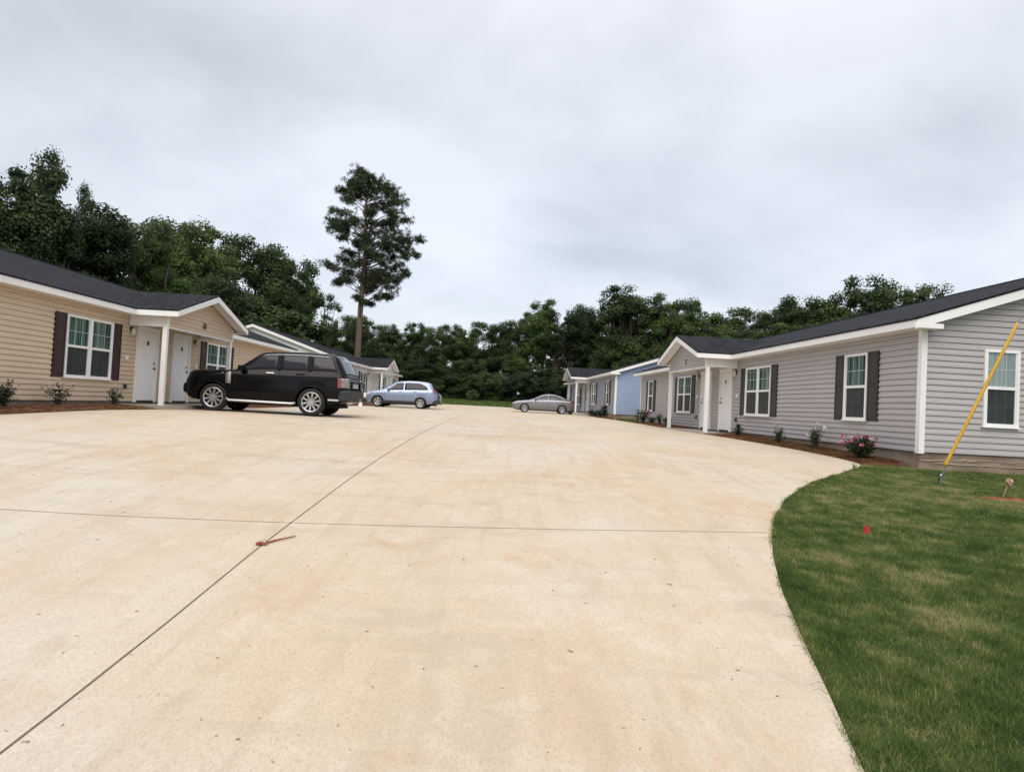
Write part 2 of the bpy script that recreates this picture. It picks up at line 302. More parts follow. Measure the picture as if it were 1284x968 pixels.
def grid_sheet(name, xs, ys, zf, mat, mask=None, kind='structure'):
    X, Y = np.meshgrid(xs, ys); Z = zf(X, Y); v = np.stack([X, Y, Z], -1).reshape(-1, 3); nx = len(xs)
    f = []
    for j in range(len(ys) - 1):
        for i in range(nx - 1):
            if mask is not None and not mask((xs[i] + xs[i + 1]) / 2, (ys[j] + ys[j + 1]) / 2): continue
            a = j * nx + i; f.append((a, a + 1, a + 1 + nx, a + nx))
    me = bpy.data.meshes.new(name); me.from_pydata(v.tolist(), [], f); me.materials.append(mat)
    me.polygons.foreach_set('use_smooth', [True] * len(f)); me.update()
    o = bpy.data.objects.new(name, me); COL.objects.link(o); o['kind'] = kind; return o
def axis(*segs):
    a = []
    for lo, hi, st in segs: a += list(np.arange(lo, hi, st))
    a.append(segs[-1][1]); return np.array(a)
grid_sheet('ground', axis((-1500, -100, 200), (-100, -16, 12), (-16, 16, .5), (16, 100, 12), (100, 1500, 200)),
           axis((-60, -4, 4), (-4, 70, .25), (70, 130, 3), (130, 1500, 100)), lambda x, y: G(x, y) - .022, M['soil'])
# driveway slab: rows between its two edges, with a skirt
def strip(name, ys, xl, xr, ncol, zf, mat, skirt=.05):
    v = []; f = []; nc = ncol + 1
    for y in ys:
        a, b = float(xl(y)), float(xr(y)); xs = [a] + [a + (b - a) * k / (ncol) for k in range(ncol + 1)] + [b]
        for k, x in enumerate(xs): v.append((x, y, float(zf(x, y)) - (skirt if k in (0, ncol + 2) else 0)))
    w = ncol + 3
    for j in range(len(ys) - 1):
        for k in range(w - 1): a = j * w + k; f.append((a, a + 1, a + 1 + w, a + w))
    me = bpy.data.meshes.new(name); me.from_pydata(v, [], f); me.materials.append(mat); me.update()
    o = bpy.data.objects.new(name, me); COL.objects.link(o); o['kind'] = 'structure'; return o
ys = axis((-14, 9, .25), (9, 16, .1), (16, 61.6, .5))
strip('driveway', ys, ledge, redge, 40, G, M['concrete'])
def ribbon(mb, pts, w, dz=.0035, step=.25):
    P = []
    for (x0, y0), (x1, y1) in zip(pts[:-1], pts[1:]):
        n = max(1, int(math.hypot(x1 - x0, y1 - y0) / step))
        P += [(x0 + (x1 - x0) * k / n, y0 + (y1 - y0) * k / n) for k in range(n)]
    P.append(pts[-1]); v = []
    for i, (x, y) in enumerate(P):
        a = P[max(0, i - 1)]; b = P[min(len(P) - 1, i + 1)]; dx, dy = b[0] - a[0], b[1] - a[1]; l = math.hypot(dx, dy)
        nx, ny = -dy / l * w / 2, dx / l * w / 2; jx = rng.normal(0, w * .06)
        for s_ in (1, -1): v.append((x + nx * s_ + jx, y + ny * s_, g1(x, y) + dz))
    mb.add(v, [(2 * i, 2 * i + 1, 2 * i + 3, 2 * i + 2) for i in range(len(P) - 1)])
jm = MB()
ribbon(jm, [(-2.0, -3), (-2.0, 6.0), (-2.0, 12), (-2.02, 21.6), (-2.3, 32), (-2.89, 48.6), (-3.1, 61)], .0105)
tag(jm.build('long_joint', M['joint']), kind='structure')
jm = MB(); ribbon(jm, [(-11.0, 5.45), (-4.62, 6.03), (-1.99, 6.17), (-1.01, 6.26), (.52, 6.43), (2.68, 6.73)], .009)
tag(jm.build('cross_joint', M['joint']), kind='structure')
jm = MB(); ribbon(jm, [(-10, 6.95), (-4.78, 7.9), (0.05, 9.3), (4.3, 9.9)], .006); ribbon(jm, [(-9.2, 18.2), (6.7, 18.6)], .012); ribbon(jm, [(-9.2, 34), (5.9, 34)], .014)
tag(jm.build('faint_joint', material('faint_joint', (.40, .335, .25), .95)), kind='structure')

# flower beds
def bed(name, ys, xin, xout, rise):
    ncol = 8; v = []; f = []; rise0 = rise
    for y in ys:
        rise = rise0 * min(1, (y - ys[0]) / .5 + .02, (ys[-1] - y) / .5 + .02)
        a, b = float(xin(y)), float(xout(y))
        for k in range(ncol + 1):
            u = k / ncol; x = a + (b - a) * u
            z = g1(x, y) + .006 + rise * min(1, u * 2.2) + .2 * rise * math.sin(x * 9 + y * 5) * min(1, u * 3)
            v.append((x, y, z))
    w = ncol + 1
    for j in range(len(ys) - 1):
        for k in range(ncol): a = j * w + k; f.append((a, a + 1, a + 1 + w, a + w))
    me = bpy.data.meshes.new(name); me.from_pydata(v, [], f); me.materials.append(M['mulch']); me.polygons.foreach_set('use_smooth', [True] * len(f)); me.update()
    o = bpy.data.objects.new(name, me); COL.objects.link(o); o['kind'] = 'structure'
wallL = lambda y: -10.75; wallR = lambda y: 7.45 - .0507 * (y - 23.73)
bed('flower_bed', axis((6, 17.9, .3)), lambda y: ledge(y) - .0, wallL, .05)
bed('flower_bed', axis((22.3, 31.2, .3)), lambda y: ledge(y) - .0, wallL, .06)
bed('flower_bed', axis((12.95, 21.6, .3)), lambda y: redge(y), wallR, .06)
bed('flower_bed', axis((25.9, 34.5, .3)), lambda y: redge(y), wallR, .05)
bed('flower_bed', axis((39.5, 60, .5)), lambda y: min(redge(y), 5.9), lambda y: 5.9 + .7 - .045 * (y - 40), .05)
bed('flower_bed', axis((39.5, 60, .5)), lambda y: ledge(y), wallL, .05)

# loose pine straw on the beds, one scatter
def straw(name, n, regions):
    P = []
    for _ in range(n):
        y0, y1, side = random.choice(regions); y = random.uniform(y0, y1)
        if side < 0: x = random.uniform(-10.6, float(ledge(y)) + .03)
        else: x = random.uniform(float(redge(y)) - .03, float(wallR(y)) - .05)
        e_ = float(ledge(y)) - x if side < 0 else x - float(redge(y))
        z = g1(x, y) + .02 + min(.06, max(0, e_) * .13); a = random.uniform(0, math.pi); l = random.uniform(.05, .14); w = .004; t = random.uniform(-.2, .2)
        d = np.array([math.cos(a) * l, math.sin(a) * l, t * l]); q = np.array([-math.sin(a) * w, math.cos(a) * w, .002]); c = np.array([x, y, z])
        P += [c - d / 2 - q, c + d / 2 - q, c + d / 2 + q, c - d / 2 + q]
    m = attr_leaf_mat('straw', [(0, (.07, .028, .014)), (.6, (.22, .11, .05)), (1, (.38, .26, .14))], nscale=3, objr=0)
    o = numpy_mesh(name, np.array(P), 4, m, tone=rng.random(n)); tag(o, 'loose reddish brown pine straw scattered over the flower beds', 'pine straw', kind='stuff')
straw('pine_straw', 9000, [(12.5, 17.6, -1), (13.2, 21.4, 1), (13.2, 18, 1), (26, 34, 1)])

# ---------------------------------------------------------------- houses
HW, PITCH, OH, HD, RT = 2.39, .335, .35, 10.0, 2.575   # wall height, roof pitch, overhang, depth, roof height at eave
def sid(mb, T, u0, u1, z0, z1, lap=.12):
    """lapped siding in frame T(u, n, z)"""
    z = z0
    while z < z1 - .005:
        zt = min(z + lap, z1); a, b = u0(z), u1(z); c, d = u0(zt), u1(zt)
        if b - a > .02:
            if d < c: c = d = (c + d) / 2
            n0 = .020
            mb.add([T(a, .001, z), T(b, .001, z), T(b, -.016, z), T(a, -.016, z), T(b, -.016, z + .012), T(a, -.016, z + .012), T(b, n0, z + .0095), T(a, n0, z + .0095)], [(0, 1, 2, 3), (3, 2, 4, 5), (5, 4, 6, 7)], mi=0)
            mb.add([T(a, n0, z + .0095), T(b, n0, z + .0095), T(b, n0, z + .0096), T(a, n0, z + .0096), T(b, n0 - .002, z + .058), T(a, n0 - .002, z + .058),T(b, n0 - .013, z + .063 if zt - z > .07 else zt), T(a, n0 - .013, z + .063 if zt - z > .07 else zt), T(d, .001, zt), T(c, .001, zt)],
                   [(0, 1, 2, 3), (3, 2, 4, 5), (5, 4, 6, 7), (7, 6, 8, 9)] if zt - z > .07 else [(0, 1, 2, 3), (3, 2, 8, 9)])
        z = zt
def window(root, T, u, z0, w, h, units, pane='glass', shutter=None, sash_grid=True):
    """T(u,n,z). casing, sashes, muntins; panes are children of the window part"""
    f = MB(); cw = .055; u0, u1 = u - w / 2, u + w / 2; z1 = z0 + h
    f.box(u0, u1, .0, .058, z0, z0 + cw, T=T); f.box(u0, u1, .0, .058, z1 - cw, z1, T=T)
    f.box(u0, u0 + cw, .0, .056, z0 + cw, z1 - cw, T=T); f.box(u1 - cw, u1, .0, .056, z0 + cw, z1 - cw, T=T)
    f.box(u0 - .02, u1 + .02, .0, .075, z0 - .03, z0, T=T)
    uw = (w - 2 * cw - (units - 1) * .10) / units; panes = []
    for k in range(units):
        a = u0 + cw + k * (uw + .10); b = a + uw
        if k: f.box(a - .10, a, .0, .054, z0 + cw, z1 - cw, T=T)
        zm = (z0 + z1) / 2
        f.box(a, b, .0, .050, zm - .03, zm + .03, T=T)
        f.box(a, a + .025, .0, .044, z0 + cw, zm - .03, T=T); f.box(b - .025, b, .0, .044, z0 + cw, zm - .03, T=T)
        f.box(a, a + .025, .0, .040, zm + .03, z1 - cw, T=T); f.box(b - .025, b, .0, .040, zm + .03, z1 - cw, T=T)
        panes.append((a + .025, b - .025, zm, z1 - cw, z0 + cw))
    fo = f.build('window', M['white'], root)
    for a, b, zm, zt, zb in panes:
        p = MB(); p.box(a, b, .018, .024, zm + .03, zt, T=T); p.build('upper_pane', M[pane], fo)
        p = MB(); p.box(a, b, .014, .020, zb, zm - .03, T=T); p.build('lower_pane', M['screen'], fo)
        g = MB(); zc = (zm + .03 + zt) / 2
        if sash_grid:
            for k in (1, 2): x = a + (b - a) * k / 3; g.box(x - .006, x + .006, .024, .030, zm + .03, zt, T=T)
            g.box(a, b, .024, .031, zc - .006, zc + .006, T=T); g.build('muntins', M['muntin'], fo)
            g = MB(); zc = (zm - .03 + zb) / 2
            for k in (1, 2): x = a + (b - a) * k / 3; g.box(x - .005, x + .005, .020, .024, zb, zm - .03, T=T)
            g.box(a, b, .020, .025, zc - .005, zc + .005, T=T); g.build('muntins', M['muntin_dim'], fo)
    if shutter:
        for sgn in (-1, 1):
            s_ = MB(); a = u1 + .02 if sgn > 0 else u0 - .02 - .37; b = a + .37
            s_.box(a, b, .0, .030, z0 - .01, z1 + .01, T=T)
            for za, zb_ in ((z0 + .06, (z0 + z1) / 2 - .05), ((z0 + z1) / 2 + .05, z1 - .06)):
                s_.box(a + .05, b - .05, .030, .042, za, zb_, T=T)
                s_.box(a, b, .030, .036, za - .035, za - .012, T=T)
            for xx in (a, b - .035): s_.box(xx, xx + .035, .0, .045, z0 - .01, z1 + .01, T=T)
            s_.build('shutter', M[shutter], root)
def door(root, T, u, z0):
    f = MB(); w, h = 1.12, 2.13; u0, u1 = u - w / 2, u + w / 2
    f.box(u0, u0 + .11, 0, .055, z0, z0 + h, T=T); f.box(u1 - .11, u1, 0, .055, z0, z0 + h, T=T)
    f.box(u0 - .01, u1 + .01, 0, .060, z0 + h, z0 + h + .05, T=T); f.box(u0 + .11, u1 - .11, 0, .055, z0 + h - .08, z0 + h, T=T)
    f.build('door_frame', M['white'], root)
    d = MB(); a, b = u0 + .115, u1 - .115
    d.box(a, b, .004, .026, z0 + .055, z0 + h - .085, T=T)
    for za, zb in ((z0 + .25, z0 + .95), (z0 + 1.1, z0 + 1.9)):
        for ua, ub in ((a + .1, (a + b) / 2 - .05), ((a + b) / 2 + .05, b - .1)): d.box(ua, ub, .026, .031, za, zb, T=T)
    do = d.build('door', M['door'], root)
    t = MB(); t.box(a - .003, b + .003, .004, .048, z0 + .018, z0 + .05, T=T); t.build('threshold', M['dark'], do)
    k = MB(); c = T(b - .07, .026, z0 + 1.0); c2 = T(b - .07, .085, z0 + 1.0); k.tube([c, Vector(c).lerp(Vector(c2), .5), c2], [.028, .014, .03], 10)
    k.build('door_knob', M['dark'], do)
    k = MB(); c = T(b - .07, .026, z0 + 1.14); c2 = T(b - .07, .05, z0 + 1.14); k.tube([c, c2], .026, 10); k.build('deadbolt', M['dark'], do)
    n = MB(); n.box((a + b) / 2 - .045, (a + b) / 2 + .045, .026, .040, z0 + 1.66, z0 + 1.78, T=T); n.build('door_plaque', M['dark'], do)
def text_mesh(name, txt, size, mat, parent, T, u, z, flip=False):
    cu = bpy.data.curves.new('t', 'FONT'); cu.body = txt; cu.size = size; cu.extrude = .008; cu.align_x = 'CENTER'; cu.offset = .006
    to = bpy.data.objects.new('t', cu); COL.objects.link(to); bpy.context.view_layer.update()
    me = bpy.data.meshes.new_from_object(to.evaluated_get(bpy.context.evaluated_depsgraph_get())); bpy.data.objects.remove(to)
    me.materials.clear(); me.materials.append(mat); sg = -1 if flip else 1
    for v in me.vertices: x, y, zz = v.co; v.co = T(u + sg * x, .022 + zz, z + y)
    me.name = name; o = bpy.data.objects.new(name, me); COL.objects.link(o); o.parent = parent; return o

def house(loc, rz, q, sid_front, sid_end, shutter, label, number=None, full=True, side_window=True, pane='glass', white_panels=False):
    """local axes: +X outward to the driveway, +Y = q*s where s runs away from the camera"""
    root = empty('duplex_house', loc, rz, label=label, cat='house', group='single-storey vinyl duplexes along the drive')
    s0, s1 = -11.0, 11.0                                  # ends
    Tf = lambda u, n, z: (n, q * u, z)                    # front wall
    Tb = lambda u, n, z: (-HD - n, q * u, z)              # back wall
    Ts = lambda u, n, z: (u, q * (s0 - n), z)             # near end wall (u = X)
    Te = lambda u, n, z: (u, q * (s1 + n), z)
    k0 = lambda z: s0; k1 = lambda z: s1
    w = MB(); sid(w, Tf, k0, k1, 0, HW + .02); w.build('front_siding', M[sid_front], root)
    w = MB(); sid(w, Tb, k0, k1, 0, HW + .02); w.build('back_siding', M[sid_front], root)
    slope0 = lambda z: -HD if z <= HW + .11 else min(-HD / 2 - .001, -HD + (z - HW - .11) / PITCH)
    slope1 = lambda z: 0 if z <= HW + .11 else max(-HD / 2 + .001, -(z - HW - .11) / PITCH)
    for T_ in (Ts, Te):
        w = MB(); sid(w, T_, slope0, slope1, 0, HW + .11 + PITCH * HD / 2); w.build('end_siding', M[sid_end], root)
    f = MB(); f.box(-HD + .03, -.03, s0 + .03, s1 - .03, -.75, .004); f.build('foundation', M['foundation'], root)
    # corner trim
    for sy in (s0, s1):
        for X, sx in ((0, 1), (-HD, -1)):
            c = MB(); e = 1 if sy > 0 else -1
            c.box(X - sx * .09, X + sx * .024, sy - e * .0, sy + e * .024, -.02, HW, T=lambda x, y, z: (x, q * y, z))
            c.box(X, X + sx * .024, sy - e * .09, sy, -.02, HW, T=lambda x, y, z: (x, q * y, z)); c.build('corner_trim', M['white'], root)
    # roof slabs
    zr = RT + PITCH * (HD / 2 + OH); sa, sb = s0 - .30, s1 + .30; th = .035; ro = MB()
    TT = lambda x, y, z: (x, q * y, z)
    def slab(a, b, c, d):
        v = [Vector(TT(*p)) for p in (a, b, c, d)]; v2 = [p - Vector((0, 0, th)) for p in v]
        ro.add(v + v2, [(0, 1, 2, 3), (7, 6, 5, 4)] + [(i, (i + 1) % 4, 4 + (i + 1) % 4, 4 + i) for i in range(4)])
    slab((OH + .03, sa - .02, RT - .01), (OH + .03, sb + .02, RT - .01), (-HD / 2, sb + .02, zr), (-HD / 2, sa - .02, zr))
    slab((-HD - OH - .03, sb + .02, RT - .01), (-HD - OH - .03, sa - .02, RT - .01), (-HD / 2, sa - .02, zr), (-HD / 2, sb + .02, zr))
    # porch gable roof
    pc, phw, pt = .105, 2.36, 1.50; zp = RT + .33 * phw; tv = lambda z: OH - (z - RT) / PITCH - .06
    for sg in (-1, 1):
        slab((pt + .02, pc + sg * (phw + .03), RT - .008), (pt + .02, pc, zp), (tv(zp), pc, zp), (OH - .02, pc + sg * (phw + .03), RT - .008))
    roof = ro.build('roof', M['shingle'], root, fixn=True)
    rc = MB()                                            # ridge cap
    for sg in (-1, 1):
        rc.add([TT(-HD / 2, sa, zr + .022), TT(-HD / 2, sb, zr + .022), TT(-HD / 2 + sg * .15, sb, zr - .05 + .022), TT(-HD / 2 + sg * .15, sa, zr - .05 + .022)], [(0, 1, 2, 3)])
    rc.build('ridge_cap', M['shingle'], roof)
    for (vx, vs_) in ((-6.5, -5.0), (-7.0, 3.5), (-6.3, 6.2)):
        v = MB(); zz = RT + PITCH * (HD + OH + vx); v.tube([TT(vx, vs_, zz - .1), TT(vx, vs_, zz + .28)], .045, 8); v.build('vent_pipe', M['dark'], roof)
    # fascia and soffit, eaves
    FB, FT = HW - .005, RT - .047
    fa = MB()
    for a, b in ((sa, pc - phw), (pc + phw, sb)): fa.box(OH - .02, OH + .012, a, b, FB, FT, T=TT)
    fa.box(-HD - OH - .012, -HD - OH + .02, sa, sb, FB, FT, T=TT)
    # rakes on both ends
    for yy, e in ((sa, -1), (sb, 1)):
        for X0, X1 in ((OH, -HD / 2), (-HD - OH, -HD / 2)):
            za, zb = RT - .045, zr - .045; H_ = .175
            fa.prism([(X0, za), (X1, zb), (X1, zb - H_), (X0, za - H_)], lambda p, k: TT(p[0], yy + (0 if k else -e * .02), p[1]))
            fa.prism([(X0 - .02 * (1 if X0 > X1 else -1), za - H_ + .02), (X1, zb - H_ + .02), (X1, zb - H_ + .04), (X0, za - H_ + .04)], lambda p, k, yy=yy, e=e: TT(p[0], yy - e * .02 if k else yy - e * .29, p[1]))
        for X, sx in ((0, 1), (-HD, -1)):               # boxed eave returns
            fa.box(X - sx * .20, X + sx * (OH + .008), yy - e * -.004, yy - e * .275, HW - .008, HW + .085, T=TT)
    # porch fascia
    for sg in (-1, 1): fa.box(OH, pt, pc + sg * phw - .02, pc + sg * phw + .012, FB + .0, FT + .001, T=TT)
    for sg in (-1, 1):
        za, zb = RT - .044, zp - .044
        fa.prism([(pc + sg * (phw + .012), za), (pc, zb), (pc, zb - .17), (pc + sg * (phw + .012), za - .145)], lambda p, k: TT(pt - .0 + (.02 if k else 0), p[0], p[1]))
    fa.build('fascia', M['white'], root, fixn=True)
    so_ = MB()
    for a, b in ((sa, pc - phw), (pc + phw, sb)):
        so_.box(.0, OH - .02, a + .02, b, HW, HW + .012, T=TT)
    so_.box(-HD - OH + .02, -HD, sa + .02, sb - .02, HW, HW + .012, T=TT)
    so_.box(.0, pt - .30, pc - phw, pc - 2.05, HW + .001, HW + .013, T=TT); so_.box(.0, pt - .30, pc + 2.05, pc + phw, HW + .001, HW + .013, T=TT)
    for sg in (-1, 1):                                   # sloping soffit under the porch rake
        za, zb = RT - .10, zp - .10
        so_.prism([(pc + sg * (phw - .02), za), (pc, zb), (pc, zb - .012), (pc + sg * (phw - .02), za - .012)], lambda p, k: TT(pt if k else 1.14, p[0], p[1]))
    so_.build('soffit', M['white'], root, fixn=True)
    # porch: header beams, gable siding, ceiling, posts, slab
    hb = MB(); gx = 1.10
    for sg in (-1, 1): hb.box(.022, gx, pc + sg * 2.05 - (.12 if sg > 0 else 0), pc + sg * 2.05 + (.12 if sg < 0 else 0), 2.12, HW + .05, T=TT)
    hb.box(gx - .12, gx + .035, pc - 2.08, pc + 2.08, 2.09, 2.13, T=TT)
    for sg in (-1, 1): hb.box(gx - .02, gx + .03, pc + sg * 2.075 - .035, pc + sg * 2.075 + .035, 2.13, HW + .12, T=TT)
    hb.build('porch_header', M['white'], root)
    ga = MB(); Tg = lambda u, n, z: (gx + n, q * u, z); gz = lambda z: max(.0, min(2.05, 2.05 - (z - 2.60) / .33 + .0)) if z > 2.58 else 2.05
    sid(ga, Tg, lambda z: pc - gz(z), lambda z: pc + gz(z), 2.13, zp - .05); ga.box(gx - .10, gx - .001, pc - 2.04, pc + 2.04, 2.13, HW + .1, T=TT)
    ga.prism([(pc - 2.04, HW + .08), (pc + 2.04, HW + .08), (pc, zp - .12)], lambda p, k: TT(gx - (.001 if k else .1), p[0], p[1]))
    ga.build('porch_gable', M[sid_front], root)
    ce = MB(); ce.box(.0, gx - .12, pc - 1.93, pc + 1.93, 2.26, 2.28, T=TT); ce.build('porch_ceiling', M['white'], root)
    for ss in (-1.95, 2.16):
        p = MB(); p.box(gx - .12, gx + .0, ss - .06, ss + .06, -.062, 2.09, T=TT); 
        p.build('porch_post', M['white'], root, bevel=.006)
    sl_ = MB(); sl_.box(.0, 1.22, pc - 2.25, pc + 2.25, -.45, -.062, T=TT); sl_.build('porch_slab', M['slab'], root)
    # openings
    for uu in (-3.59, 3.59): window(root, Tf, uu, .577, 1.81, 1.50, 2, pane, shutter)
    for uu in (-8.83, 8.9): window(root, Tf, uu, .577, .90, 1.50, 1, pane, shutter)
    for uu in (-.98, .98): door(root, Tf, uu, -.02)
    if side_window: window(root, Ts, -1.60, .577, .72, 1.50, 1, 'glass_pale')
    # small fittings
    for uu in (-1.85, 1.85):
        l = MB(); l.box(uu - .05, uu + .05, .016, .05, 1.95, 2.08, T=Tf); lo = l.build('porch_light', M['dark'], root)
        g = MB(); g.tube([Tf(uu, .09, 1.86), Tf(uu, .09, 2.02)], [.045, .055], 8); g.build('lamp_shade', M['lampglass'], lo)
    for uu in (-1.98, 1.98):
        b = MB(); b.box(uu - .06, uu + .06, .016, .045, 1.15, 1.27, T=Tf); b.build('utility_box', M['white'], root)
        b = MB(); b.box(uu - .05, uu + .05, .016, .06, .35, .47, T=Tf); b.build('outlet_cover', M['dark'], root)
    for uu in (-4.9, 5.2):
        b = MB(); b.box(uu - .08, uu + .08, .016, .05, .28, .36, T=Tf); b.build('hose_box', M['sid_grey' if sid_front != 'sid_beige' else 'sid_beige'], root)
    if number: text_mesh('house_number', number, .25, M['bronze'], root, Tg, pc + (.02), 2.30, flip=(q < 0))
    return root

hL = house((-10.70, 20.066, -.446), 0.0, 1, 'sid_beige', 'sid_beige', 'burgundy', 'tan vinyl-sided duplex with burgundy shutters behind the parked black SUV', '10')
hR = house((7.405, 23.735, -.498), math.pi + .0507, -1, 'sid_grey', 'sid_grey', 'charcoal', 'grey vinyl-sided duplex with charcoal shutters beside the lawn', '7')
hL2 = house((-10.70, 50.4, -.26), 0.0, 1, 'sid_white', 'sid_white', 'black_shutter', 'white vinyl-sided duplex with black shutters behind the light blue crossover', '8', pane='glass_dark', side_window=False)
hR2 = house((5.70, 50.25, -.21), math.pi + .045, -1, 'sid_blue_warmlit', 'sid_blue', 'black_shutter', 'blue-sided duplex with black shutters beyond the grey duplex', '5', pane='glass_dark', side_window=False)
# ---------------------------------------------------------------- cars
M['black_paint'] = material('black_car_paint', (.003, .003, .004), .14, spec=.22, coat=.0)
M['blue_paint'] = material('light_blue_car_paint', (.24, .295, .41), .32, metal=.4, coat=1.0)
M['grey_paint'] = material('grey_car_paint', (.19, .188, .20), .32, metal=.45, coat=1.0)
M['silver_paint'] = material('silver_car_paint', (.50, .51, .53), .32, metal=.4, coat=1.0)
M['tint'] = material('tinted_glass', (.012, .011, .016), .06, spec=.36)
M['tint_light'] = material('lightly_tinted_glass', (.03, .035, .04), .05, spec=.6)
M['tyre'] = material('tyre_rubber', (.014, .014, .014), .85, bump=.3, bscale=60)
M['alloy'] = material('alloy_wheel', (.46, .46, .47), .32, metal=.8)
M['well'] = material('wheel_well', (.006, .006, .006), .95)
M['plastic'] = material('black_plastic_trim', (.022, .022, .024), .6)
M['chrome'] = material('chrome', (.75, .75, .77), .15, metal=1)
M['red_lens'] = material('red_lens', (.20, .010, .014), .2, spec=.8, coat=1)
M['clear_lens'] = material('clear_lens', (.55, .56, .58), .12, spec=.8, coat=1)
M['gap'] = material('panel_gap', (.004, .004, .004), .9)
M['smoke_lens'] = material('smoked_lens', (.16, .15, .15), .15, spec=.8, var=.5, vscale=14, coat=1)
M['sill'] = material('silver_sill', (.62, .62, .63), .35, metal=.6)

def make_car(loc, P, label, cat, scale_y=1.0):
    """P: tables over x (0 = nose). Sections are half rings of 12 points mirrored; wheels cut out with booleans."""
    Ln = P['L']; tab = lambda k, x: float(np.interp(x, [a for a, b in P[k]], [b for a, b in P[k]]))
    def sm(k, x, h=.05): return (tab(k, x - h) + 2 * tab(k, x) + tab(k, x + h)) / 4
    ra = P['wr_r'] + P.get('arch', .055)
    def sec(x):
        w, zb, zB, zt, wr = sm('w', x), sm('zb', x), sm('belt', x), sm('top', x, P.get('sm', .06)), sm('wr', x, .08)
        zB = min(zB, zt - .03); gh = max(zt - zB, .03); k = min(1, gh / .35)
        wr = w * .90 * (1 - k) + wr * k
        za = zb
        for wx in P['wheels']:
            d = abs(x - wx)
            if d < ra: za = max(za, P['wr_r'] + math.sqrt(ra * ra - d * d) * P.get('archk', 1.0))
        in_ = za > zb + .001
        zb2 = za if in_ else zb
        p = [(0, zb), (w * .66, zb), (w * .67, zb2), (w * (.975 if in_ else .93), zb2 if in_ else zb + .02), (w * .99, max(zb + .12, za + .012)), (w, max(zb + .45 * (zB - zb), za + .03)), (w * .995, max(zB - .12, za + .045)), (w * .972, max(zB - .02, za + .06)), (w * .955, max(zB, za + .07)),
             (w * .955 + (wr - w * .955) * .5, zB + gh * .5), (wr + .012, zt - .10 * k - .012), (wr - .05, zt - .022 * k - .004), (wr * .55, zt + .008), (0, zt + .016)]
        return p
    NU = 13
    def S(x, u):
        p = sec(x); u = min(u + 1, NU); i = min(int(u), NU - 1); t = u - i; a, b = p[i], p[i + 1]
        return np.array([x, a[0] + (b[0] - a[0]) * t, a[1] + (b[1] - a[1]) * t])
    root = empty('parked_car', loc, 0.0, label=label, cat=cat)
    xs = sorted(set(np.round(np.concatenate([np.linspace(0, Ln, 90), [.01, .03, .06, Ln - .01, Ln - .03, Ln - .06], np.concatenate([w_ + (P['wr_r'] + P.get('arch', .055)) * np.sin(np.linspace(-1, 1, 27) * math.pi / 2) * k_ for w_ in P['wheels'] for k_ in (1.0, 1.0005)])]), 4)))
    b = MB(); ring = 2 * NU
    vs_ = []
    for x in xs:
        p = sec(x); full = [(x, -y, z) for y, z in p] + [(x, y, z) for y, z in p[1:-1][::-1]]
        vs_ += full
    fs = [(i * ring + k, (i + 1) * ring + k, (i + 1) * ring + (k + 1) % ring, i * ring + (k + 1) % ring) for i in range(len(xs) - 1) for k in range(ring)]
    fs += [tuple(range(ring)), tuple(range((len(xs) - 1) * ring, len(xs) * ring))[::-1]]
    b.add(vs_, fs)
    body = b.build('body', M[P['paint']], root, fixn=True)
    me = body.data
    me.polygons.foreach_set('use_smooth', [True] * len(me.polygons))
    try: me.set_sharp_from_angle(angle=R(38))
    except Exception: pass
    def patch(name, xfun, ua, ub, mat, off=.004, n=10, m=6, sides=(-1, 1), parent=None, both=False):
        """grid between x limits xfun(t) at t in 0..1 along u"""
        objs = []
        for sg in ((0,) if both else sides):
            v = []
            for j in range(m + 1):
                u = ua + (ub - ua) * j / m; xa, xb = xfun(j / m)
                for i in range(n + 1):
                    x = xa + (xb - xa) * i / n; q = S(x, u); du = S(x, min(u + .05, NU - 1)) - S(x, max(u - .05, 0)); dx = S(min(x + .02, Ln), u) - S(max(x - .02, 0), u)
                    nrm = np.cross(dx, du); nrm = nrm / (np.linalg.norm(nrm) + 1e-9)
                    if nrm[1] < 0 and abs(nrm[1]) > .05: nrm = -nrm
                    if abs(nrm[1]) <= .05 and nrm[2] < 0: nrm = -nrm
                    q = q + nrm * off; v.append((q[0], (sg or 1) * q[1], q[2]))
            M_ = MB(); M_.add(v, [(j * (n + 1) + i, j * (n + 1) + i + 1, (j + 1) * (n + 1) + i + 1, (j + 1) * (n + 1) + i) for j in range(m) for i in range(n)])
            o = M_.build(name, M[mat] if isinstance(mat, str) else mat, parent or root, smooth=True)
            sd = o.modifiers.new('s', 'SOLIDIFY'); sd.thickness = .004; objs.append(o)
        return objs
    def cross(name, xa, xb, ya, mat, off=.006, trim=0.0):
        """glass across the car on the top surface"""
        v = []; n = 8; us = []
        cols = [(-1, 10.0), (-1, 10.5), (-1, 11.0), (-1, 11.5), (1, 12.0), (1, 11.5), (1, 11.0), (1, 10.5), (1, 10.0)]
        for i in range(n + 1):
            x = xa + (xb - xa) * i / n
            for sg, u in cols:
                q = S(x, u); y = q[1] * sg; d = S(min(x + .03, Ln), u) - S(max(x - .03, 0), u); nx, nz = -d[2], d[0]; l = math.hypot(nx, nz)
                v.append((q[0] + nx / l * off, y, q[2] + nz / l * off))
        m_ = len(cols); g = MB(); g.add(v, [(i * m_ + k, i * m_ + k + 1, (i + 1) * m_ + k + 1, (i + 1) * m_ + k) for i in range(n) for k in range(m_ - 1)])
        o = g.build(name, M[mat], root, smooth=True); sd = o.modifiers.new('s', 'SOLIDIFY'); sd.thickness = .004
        return o
